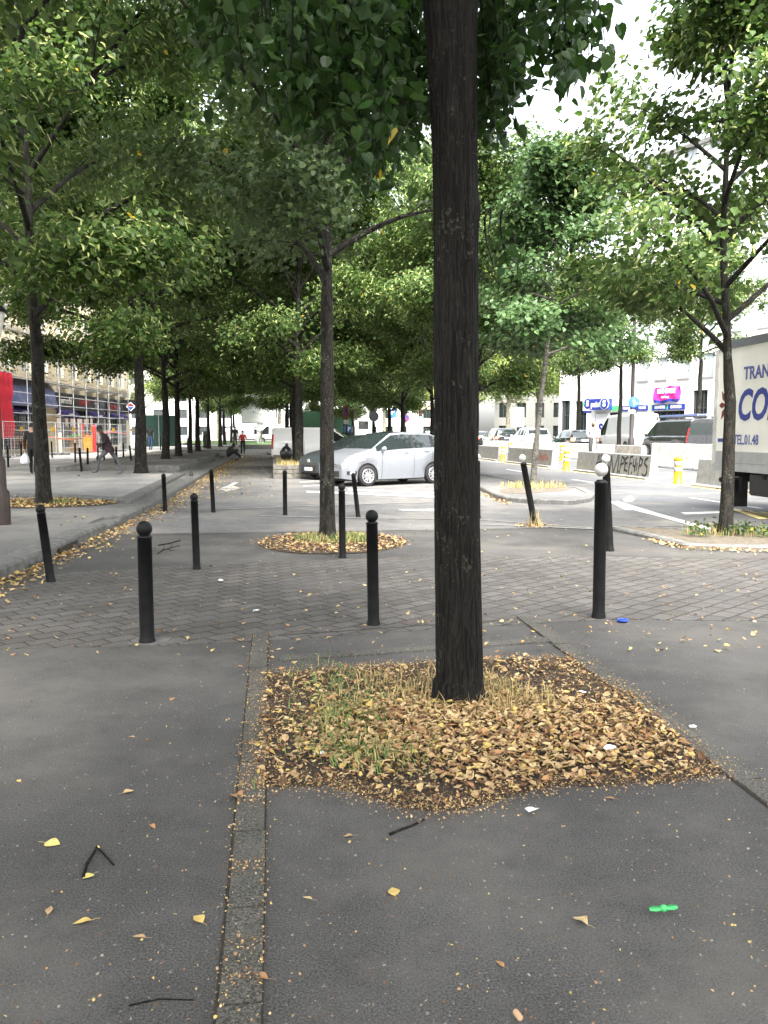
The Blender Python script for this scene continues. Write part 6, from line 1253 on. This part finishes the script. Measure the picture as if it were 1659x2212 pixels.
# ------------------------------------------------------------------ fallen leaves, litter, weeds
DRY = [pm('dry_leaf_tan', (.38, .255, .125), .75, var=.35, scale=30), pm('dry_leaf_orange', (.33, .175, .075), .75, var=.3, scale=30), pm('dry_leaf_brown', (.12, .06, .026), .8, var=.35, scale=30), pm('dry_leaf_yellow', (.5, .36, .11), .7, var=.2, scale=30), pm('dry_leaf_pale', (.46, .34, .17), .75, var=.25, scale=30)]
TC = np.array([(0, 0, 0), (.42, .26, .22), (.34, .72, .25), (0, 1.08, .15), (-.34, .72, .25), (-.42, .26, .22)])
def scatter(name, pts, size, seed, tilt=.35, probs=(.4, .13, .14, .1, .23), tmpl=TC, mats=None, narrow=.4, lift=.012):
    """one object of many small leaves lying about: pts is a list of ground points"""
    rng = np.random.default_rng(seed); C = np.array([tuple(p) for p in pts]); n = len(C); C[:, 2] += np.abs(rng.normal(lift, lift * .7, n)) + .004
    N = nrm(np.array([0, 0, 1.]) + rng.normal(0, tilt, (n, 3))); a = rng.uniform(0, 6.283, n); T = np.stack([np.cos(a), np.sin(a), rng.normal(0, .1, n)], 1); T = nrm(T - N * (T * N).sum(1, keepdims=True)); B = np.cross(T, N)
    t = np.broadcast_to(tmpl, (n, 6, 3)).copy(); t[:, :, 0] *= np.where(rng.random((n, 1)) < narrow, .4, 1) * rng.uniform(.75, 1.1, (n, 1)); t[:, :, 2] *= rng.uniform(-.8, 1.5, (n, 1)); t[:, 3, 2] += rng.normal(0, .15, n)
    t[:, :, 1] -= .5; Sz = size * rng.uniform(.5, 1.25, n)
    V = (C[:, None] + Sz[:, None, None] * (t[:, :, :1] * B[:, None] + t[:, :, 1:2] * T[:, None] + t[:, :, 2:] * N[:, None])).reshape(-1, 3)
    V[:, 2] = np.maximum(V[:, 2], np.repeat(C[:, 2], 6) - .012)
    Fc = (F6[None] + (np.arange(n) * 6)[:, None, None]).reshape(-1, 4); mi = np.repeat(rng.choice(len(probs), n, p=np.array(probs) / sum(probs)), 2)
    o = bpy.data.objects.new(name, mesh_np(name, V, Fc, mats or DRY, mi)); COL.objects.link(o); return tag(o, kind='stuff')
rr = random.Random(77)
def inpoly(p, poly):
    c = False; n = len(poly)
    for i in range(n):
        a, b_ = poly[i], poly[i - 1]
        if (a.y > p.y) != (b_.y > p.y) and p.x < (b_.x - a.x) * (p.y - a.y) / (b_.y - a.y) + a.x: c = not c
    return c
def pitpts(n, dens):
    out = []
    while len(out) < n:
        p = Vector((rr.uniform(-.95, 2.1), rr.uniform(3.3, 6.0), .01))
        if inpoly(p, pit) and rr.random() < dens(p): out.append(p)
    return out
TC0 = Vector((NT.x + .12, NT.y - .45, 0))
def heap(p): d = (Vector((p.x, p.y, 0)) - TC0); return max(.05, 1.15 - (d.x / .95) ** 2 * .75 - (d.y / .62) ** 2 * .75) if d.y > -1 else .05
def hz(p): return .035 * max(0, 1 - ((p.x - TC0.x) / .8) ** 2 - ((p.y - TC0.y - .1) / .6) ** 2)
P = pitpts(5600, heap)
for p in P: p.z = .01 + hz(p) * rr.uniform(.6, 1.0)
scatter('fallen_leaves', P, .039, 5, .34, narrow=.6)
P = pitpts(1200, lambda p: .5); scatter('fallen_leaves', P, .036, 6, .25)
b = MB(); nx_ = 40   # low mound under the leaves
P = [(TC0.x - .9 + 1.8 * i / nx_, TC0.y - .65 + 1.5 * j / nx_) for i in range(nx_ + 1) for j in range(nx_ + 1)]
b.add([(x, y, hz(Vector((x, y, 0))) * .85 - .012) for x, y in P], [(i * (nx_ + 1) + j, (i + 1) * (nx_ + 1) + j, (i + 1) * (nx_ + 1) + j + 1, i * (nx_ + 1) + j + 1) for i in range(nx_) for j in range(nx_)], 0, True); struct('pit_mound', b, SOIL)
crumbs = [p for p in pitpts(9000, lambda p: .9)]
scatter('leaf_crumbs', crumbs, .016, 8, .5, probs=(.25, .15, .45, .05, .1), lift=.006)
# crumbs in the joints of the borders and strewn over the asphalt
J_ = []
for k in range(1500):
    u = rr.uniform(1.2, 6.4); v = rr.choice([-.17, -.17, -.046, -.046, 2.025, 2.155]) + rr.gauss(0, .012); q = AV(u, v, .012)
    if rr.random() < .35: q = AV(rr.choice([1.7, 2.28, 2.42, 2.9, 3.45, 3.6, 4.1]) + rr.gauss(0, .03), rr.uniform(-.16, -.05), .012)
    J_.append(q)
for k in range(6500):   # spill along the edges of the pit
    i = rr.randrange(len(pit)); a, c = pit[i], pit[(i + 1) % len(pit)]; p = a.lerp(c, rr.random()); p = p + Vector((rr.gauss(0, .05), rr.gauss(0, .06), 0)); p.z = .012; J_.append(p)
scatter('leaf_crumbs', J_, .0095, 9, .5, probs=(.3, .15, .3, .1, .15), lift=.003)
W_ = []
for k in range(3200): q = G(rr.uniform(-40, 1700), 1210 + 1010 * rr.random() ** 1.3, .012); W_.append(q)
scatter('grit', W_, .009, 10, .5, probs=(.3, .1, .3, .1, .2), lift=.003, mats=[pm('grit_pale', (.22, .20, .16), .9), DRY[1], DRY[2], DRY[3], pm('grit_grey', (.10, .10, .095), .9)])
W_ = []
for k in range(620): q = G(rr.uniform(-40, 1700), 1100 + 320 * rr.random(), .012); W_.append(q)
scatter('fallen_leaves', W_, .035, 11, .25, probs=(.3, .15, .15, .15, .25))
# drift along the kerb
W_ = []
for k in range(3000):
    u = 7.5 + 42 * rr.random() ** 1.25; w_ = abs(rr.gauss(0, .22)) if u > 11 else abs(rr.gauss(0, .14)); q = AV(u, kv(u) + .02 + w_ + .25 * (rr.random() ** 6), .012); W_.append(q)
scatter('kerb_leaves', W_, .055, 12, .3, probs=(.3, .15, .1, .3, .25))
W_ = []
for k in range(1500): u = rr.uniform(20, 60); W_.append(AV(u, kv(u) + .3 + abs(rr.gauss(0, .8)), .012))
scatter('kerb_leaves', W_, .055, 13, .25, probs=(.3, .1, .1, .3, .3))
# the oval bed of the slim tree, the bed of the forked tree, island beds
def disk(c, rx, ry, z, n, pw=.6):
    return [Vector((c.x + rx * math.cos(a) * q ** pw, c.y + ry * math.sin(a) * q ** pw, z)) for a, q in ((rr.uniform(0, 6.283), rr.random()) for _ in range(n))]
bc = G(718, 1173)
b = MB(); b.add([(bc.x + 1.06 * math.cos(a) * (1 + .05 * math.sin(3 * a)), bc.y + 1.12 * math.sin(a), .009) for a in [2 * math.pi * k / 40 for k in range(40)]], [tuple(range(40))]); struct('bed_soil', b, SOIL)
scatter('fallen_leaves', disk(bc, 1.05, 1.1, .015, 1150), .05, 14, .35); scatter('leaf_crumbs', disk(bc, 1.15, 1.2, .012, 2500), .02, 15, .4, probs=(.25, .15, .4, .1, .1))
tc = G(95, 1087, Z1); b = MB(); b.add([(tc.x + 1.5 * math.cos(a), tc.y + 1.2 * math.sin(a), Z1 + .008) for a in [2 * math.pi * k / 30 for k in range(30)]], [tuple(range(30))]); struct('bed_soil', b, SOIL)
scatter('fallen_leaves', disk(tc, 1.5, 1.2, Z1 + .012, 1500), .06, 16, .3, probs=(.25, .1, .15, .35, .2))
scatter('fallen_leaves', [Vector(tuple(AV(rr.uniform(8, 30), -3 - 9 * rr.random(), Z1 + .012))) for _ in range(500)], .055, 17, .25)
scatter('fallen_leaves', [G(rr.uniform(1340, 1700), 0, 0) if False else Vector((lambda a, t_: tuple(a))((G(1400, 1166).lerp(G(1474, 1185), rr.random() * 1.0) if rr.random() < .4 else G(1474, 1186).lerp(G(1700, 1194), rr.random())), 0)) + Vector((rr.gauss(0, .06), -abs(rr.gauss(.02, .08)), .012)) for _ in range(260)], .05, 18, .3)
scatter('fallen_leaves', disk(G(1156, 1138), .35, .3, .012, 120), .05, 19, .3); scatter('fallen_leaves', [G(1045 + 60 * q, 1066 + 24 * q) + Vector((-.1 + rr.gauss(0, .08), -.1, .012)) for q in [rr.random() for _ in range(160)]], .055, 20, .3)
# grass: blades as thin bent strips
def blades(name, pts, h, seed, mats, probs, w_=.004, bend=.6):
    rng = np.random.default_rng(seed); C = np.array([tuple(p) for p in pts]); n = len(C); hh = h * rng.uniform(.4, 1.2, n); a = rng.uniform(0, 6.283, n); d = np.stack([np.cos(a), np.sin(a), np.zeros(n)], 1); s_ = np.stack([-np.sin(a), np.cos(a), np.zeros(n)], 1); bd = rng.uniform(.1, 1, n) * bend
    V = np.zeros((n, 6, 3))
    for k, (f, wf) in enumerate(((0, 1), (.55, .75), (1, .15))):
        c = C + d * (hh * bd * f ** 2)[:, None] + np.array([0, 0, 1.]) * (hh * (f - .35 * bd * f ** 2))[:, None]; V[:, k] = c - s_ * w_ * wf; V[:, 5 - k] = c + s_ * w_ * wf
    Fc = (np.array([(0, 1, 4, 5), (1, 2, 3, 4)])[None] + (np.arange(n) * 6)[:, None, None]).reshape(-1, 4)
    o = bpy.data.objects.new(name, mesh_np(name, V.reshape(-1, 3), Fc, mats, np.repeat(rng.choice(len(probs), n, p=np.array(probs) / sum(probs)), 2))); COL.objects.link(o); return tag(o, kind='stuff')
GB = [pm('straw', (.42, .32, .14), .8, var=.2), pm('grass_green', (.10, .17, .04), .7, var=.3), pm('grass_dry', (.28, .24, .09), .8, var=.2)]
P = disk(NT, .42, .34, .02, 420, .5) + disk(NT + Vector((-.12, .3, 0)), .5, .25, .02, 260) + disk(NT + Vector((.3, -.05, 0)), .28, .2, .03, 160)
blades('dry_grass', [p for p in P if (p - Vector((NT.x, NT.y, p.z))).length > .13], .11, 31, GB, (.75, .05, .2), .0028, .9)
P = [G(rr.gauss(745, 50), rr.gauss(1545, 40), .02) for _ in range(600)] + [G(rr.gauss(800, 75), rr.gauss(1625, 25), .02) for _ in range(420)] + [G(rr.gauss(700, 40), rr.gauss(1460, 18), .02) for _ in range(130)]
blades('grass', P, .065, 32, GB, (.15, .7, .15), .003, 1.1)
blades('grass', disk(B2 + Vector((.12, -.12, 0)), .6, .5, .01, 900), .13, 33, GB, (.2, .6, .2), .005); blades('grass', disk(G(95, 1087, Z1) + Vector((.3, -.15, 0)), .4, .25, Z1, 200), .12, 34, GB, (.1, .7, .2), .007)
blades('grass', disk(B4, .9, .7, ISL, 500), .18, 35, GB, (.6, .15, .25), .008); blades('grass', disk(G(1156, 1138), .12, .1, 0, 60), .3, 36, GB, (.8, .05, .15), .004)
P = [AV(rr.uniform(29.1, 31.5), rr.uniform(.15, 1.8), .44) for _ in range(1100)] + [AV(rr.uniform(32.9, 37.3), rr.uniform(.15, 1.8), .44) for _ in range(500)]; blades('dry_grass', P, .16, 37, GB, (.75, .05, .2), .008)
P = [AV(u, rr.uniform(20.6, 22.0), .3) for u in [rr.uniform(38, 66) for _ in range(2600)]]; blades('dry_grass', P, .5, 38, GB, (.55, .1, .35), .02)
# weeds at the crooked roadside tree: low leafy clumps
rng_ = np.random.default_rng(4); cs = []
for cx_ in range(9):
    c = Vector(B3) + Vector((rr.uniform(-.55, .75), rr.uniform(-.35, .15), .04)); cs += [tuple(c + Vector((rr.gauss(0, .09), rr.gauss(0, .07), abs(rr.gauss(.05, .05))))) for _ in range(38)]
Cw = np.array(cs); Vw, Fw = leaf_arrays(Cw, nrm(rng_.normal(0, 1, Cw.shape)), .055 * rng_.uniform(.6, 1.3, len(Cw)), rng_, .1, .8)
wo = bpy.data.objects.new('weeds', mesh_np('weeds', Vw, Fw, [LEAFG, YLEAF], np.repeat((rng_.random(len(Cw)) < .03).astype(int), 2), np.repeat(rng_.random(len(Cw)), 2))); COL.objects.link(wo); tag(wo, kind='stuff')
blades('grass', disk(B3 + Vector((.1, -.1, .02)), .8, .35, .06, 260), .16, 39, GB, (.4, .4, .2), .005)
# leaves one can tell apart on the near asphalt
def one_leaf(px, py, s_, m_, rz, lab, narrow=1., curl=1.):
    q = G(px, py, .004); o = MB(); pts = []
    for i in range(9):
        f = i / 8; hw_ = [.02, .30, .44, .46, .42, .34, .24, .12, .0][i] * narrow; z = curl * .6 * (.10 * math.sin(f * 3.1) + .05 * math.sin(f * 7)); pts.append([(-hw_, f - .5, z + curl * hw_ * .2), (0, f - .5, z), (hw_, f - .5, z + curl * hw_ * .3)])
    for a, c in zip(pts, pts[1:]): o.add([a[0], a[1], a[2], c[2], c[1], c[0]], [(0, 1, 4, 5), (1, 2, 3, 4)], 0, True)
    o.tube([(0, -.5, 0), (.03, -.75, .03), (.0, -.95, .0)], .012, 4)
    t = tag(o.build('fallen_leaf', m_), lab, 'leaf', 'single fallen leaves'); t.location = q; t.rotation_euler = (RNG.uniform(-.1, .1), RNG.uniform(-.1, .1), R(rz * 3.7)); t.scale = (s_,) * 3; return t
OT, TN, YL, PA, BR = DRY[1], DRY[0], DRY[3], DRY[4], DRY[2]
LV = [(114, 1822, .062, pm('leaf_lemon', (.62, .52, .17), .7, var=.08), 70, 'broad pale lemon leaf left of the angled stick', 1.1, .4), (190, 1893, .046, pm('leaf_lemon', ()), 40, 'small pale leaf at the lower end of the angled stick', .9, .5), (107, 1966, .05, TN, 100, 'narrow tan leaf below the lemon leaf', .5, 1), (177, 1992, .06, YL, 130, 'narrow yellow leaf below the tan one, near the twig', .45, 1), (428, 1986, .05, YL, 110, 'yellow folded leaf beside the stone border strip', .8, 1.2), (300, 2024, .045, TN, 120, 'thin tan leaf below the folded yellow one', .4, 1), (558, 2112, .06, OT, 20, 'curled orange leaf touching the stone border at its near end', .5, 1.3), (514, 1722, .07, OT, 60, 'crumpled orange leaf on the stone border joint', .9, 1.6), (278, 1710, .045, PA, 80, 'pale triangular leaf on bare asphalt', 1, .8), (373, 1510, .05, OT, 95, 'orange leaf on the asphalt left of the pit', .7, 1), (284, 1592, .035, TN, 20, 'tiny tan leaf, upper of a pair left of the pit', .6, 1), (318, 1599, .035, BR, 150, 'tiny brown leaf, lower of a pair left of the pit', .6, 1.5), (330, 1786, .04, OT, 60, 'small orange leaf above the angled stick', .6, 1.4), (40, 1687, .035, YL, 110, 'small yellow leaf near the pale spots on the far side of the asphalt', .6, 1), (850, 1926, .05, YL, 100, 'rounded ochre leaf on the asphalt before the pit', .9, .8), (1253, 1990, .055, PA, 110, 'curled ochre leaf with long stalk near the green toy', .6, 1.8), (1403, 1690, .055, YL, 100, 'yellow curved leaf at the near edge of the pit', .4, .8), (1316, 1724, .045, OT, 115, 'small orange leaf just outside the near edge of the pit', .4, .8), (636, 1431, .07, PA, 100, 'pale leaf on the asphalt strip before the pit edging', .7, 1), (712, 1377, .05, YL, 80, 'yellow leaf on the seam of the asphalt strip', .6, 1), (1173, 1352, .08, OT, 100, 'long orange leaf at the far corner of the stone border', .5, 1), (1550, 1406, .07, PA, 95, 'pale cream leaf alone on the asphalt by the white-topped bollards', .8, .8), (588, 1420, .05, PA, 60, 'pale leaf on the corner of the stone border', .6, 1), (752, 1806, .04, TN, 30, 'small tan leaf between the stick and the pit', .6, 1), (664, 1940, .035, PA, 20, 'tiny pale leaf sliver on the asphalt beside the border strip', .4, 1), (1080, 2082, .035, OT, 10, 'tiny orange leaf near the bottom of the asphalt', .5, 1), (1045, 1244, .06, OT, 80, 'orange leaf on the setts just behind the thick trunk', .7, 1), (635, 1241, .07, PA, 100, 'pale leaf on the setts beyond the pit strip', .6, 1), (520, 1440, .045, OT, 70, 'small leaf by the outer edge of the border strip', .6, 1), (1130, 1655, .06, pm('leaf_bright_yellow', (.7, .5, .1), .7), 60, 'bright yellow leaf on top of the brown heap', .9, 1), (800, 1618, .06, pm('leaf_bright_yellow', ()), 80, 'bright yellow leaf lying in the grass of the heap', .8, 1), (1065, 1632, .065, PA, 30, 'large pale leaf standing up on the brown heap', 1, 1.2)]
for px, py, s_, m_, rz, lab, nw_, cu_ in LV: one_leaf(px, py, s_, m_, rz, lab, nw_, cu_)
def stick(lab, pix, r, mat=None, z=-.001, nm='stick'):
    pts = [G(x, y, z + r) for x, y in pix]; b = MB(); b.tube(pts, [r * (1 - .5 * k / len(pts)) for k in range(len(pts))], 7); return tag(b.build(nm, mat or BARK1), lab, 'stick')
stick('bent dark stick like a pointed arch on the near asphalt', [(180, 1895), (186, 1868), (205, 1838), (208, 1829), (222, 1842), (245, 1868)], .006); stick('broken brown stick on the asphalt before the pit', [(842, 1802), (865, 1792), (890, 1783), (916, 1770)], .006, BARK2)
stick('thin long twig near the bottom edge of the asphalt', [(278, 2172), (310, 2165), (345, 2158), (420, 2160)], .0028); stick('straight dark twig on the asphalt beyond the near setts', [(342, 1178), (365, 1174), (390, 1167)], .009)
tw = stick('bare branching twig lying on the asphalt past the near setts', [(341, 1196), (352, 1188), (368, 1184), (388, 1178)], .006)
for pix in ([(352, 1188), (356, 1180), (350, 1175)], [(366, 1185), (372, 1178), (369, 1173)], [(360, 1186), (372, 1190), (380, 1188)]):
    b = MB(); b.tube([G(x, y, .018) for x, y in pix], [.004, .003, .002], 5); o = b.build('side_twig', BARK1, tw)
GT = pm('toy_green', (.05, .42, .12), .35); q = G(1433, 1968, .014); t = thing('toy_propeller', 'bright green plastic toy propeller lying on the asphalt', 'toy', q, R(8)); b = MB(); b.ball((0, 0, .01), .013, 10, 0, (1, 1, .9)); b.build('hub', GT, t)
for s_ in (1, -1): b = MB(); b.loft([[(s_ * x, y * w_, .006 + dz) for y, dz in ((-.009, 0), (.009, .004), (.009, .008), (-.009, .004))] for x, w_ in ((.008, .8), (.03, 1.2), (.048, .5))], 0, True, True); b.build('blade', GT, t)
b = MB(); b.lathe([(.05, .0), (.062, .0), (.062, .014), (.05, .014), (.05, .0)], 20); o = b.build('bottle_ring', pm('blue_plastic', (.02, .07, .6), .35)); tag(o, 'blue plastic bottle ring by the foot of the tallest bollard', 'litter'); o.location = G(1345, 1341, .012); o.scale = (.7, .7, 1)
PAP = pm('paper_white', (.75, .75, .74), .8)
for k, (px, py, s_, lab) in enumerate([(1316, 1617, .05, 'white torn paper on the leaf heap'), (1260, 1497, .045, 'white paper scrap at the far corner of the pit'), (1149, 1751, .035, 'white paper scrap on the asphalt before the pit'), (478, 1255, .06, 'flattened white paper on the setts'), (554, 1320, .05, 'small white paper on the near setts'), (1495, 1570, .03, 'white crumpled foil by the stone border'), (690, 1628, .04, 'grey paper bit at the pit side')]):
    b = MB(); P = [(math.cos(a) * s_ * RNG.uniform(.4, .9), math.sin(a) * s_ * RNG.uniform(.3, .6), RNG.uniform(0, .35) * s_) for a in [2 * math.pi * i / 9 for i in range(9)]]; b.add(P + [(0, 0, .3 * s_)], [(i, (i + 1) % 9, 9) for i in range(9)]); b.add([(x, y, z - .002) for x, y, z in P] , [tuple(range(9))[::-1]]); o = tag(b.build('paper_scrap', PAP), lab, 'litter', 'paper scraps'); o.location = G(px, py, .02 if k != 0 else .07)
b = MB(); b.lathe([(.008, 0), (.0085, .004), (.008, .028), (.006, .03), (.001, .03)], 10); o = tag(b.build('cork', pm('cork_tan', (.5, .3, .17), .8)), 'small tan stub lying near the bottom of the asphalt', 'litter'); o.location = G(1113, 2185, .02); o.rotation_euler = (R(90), 0, R(20))
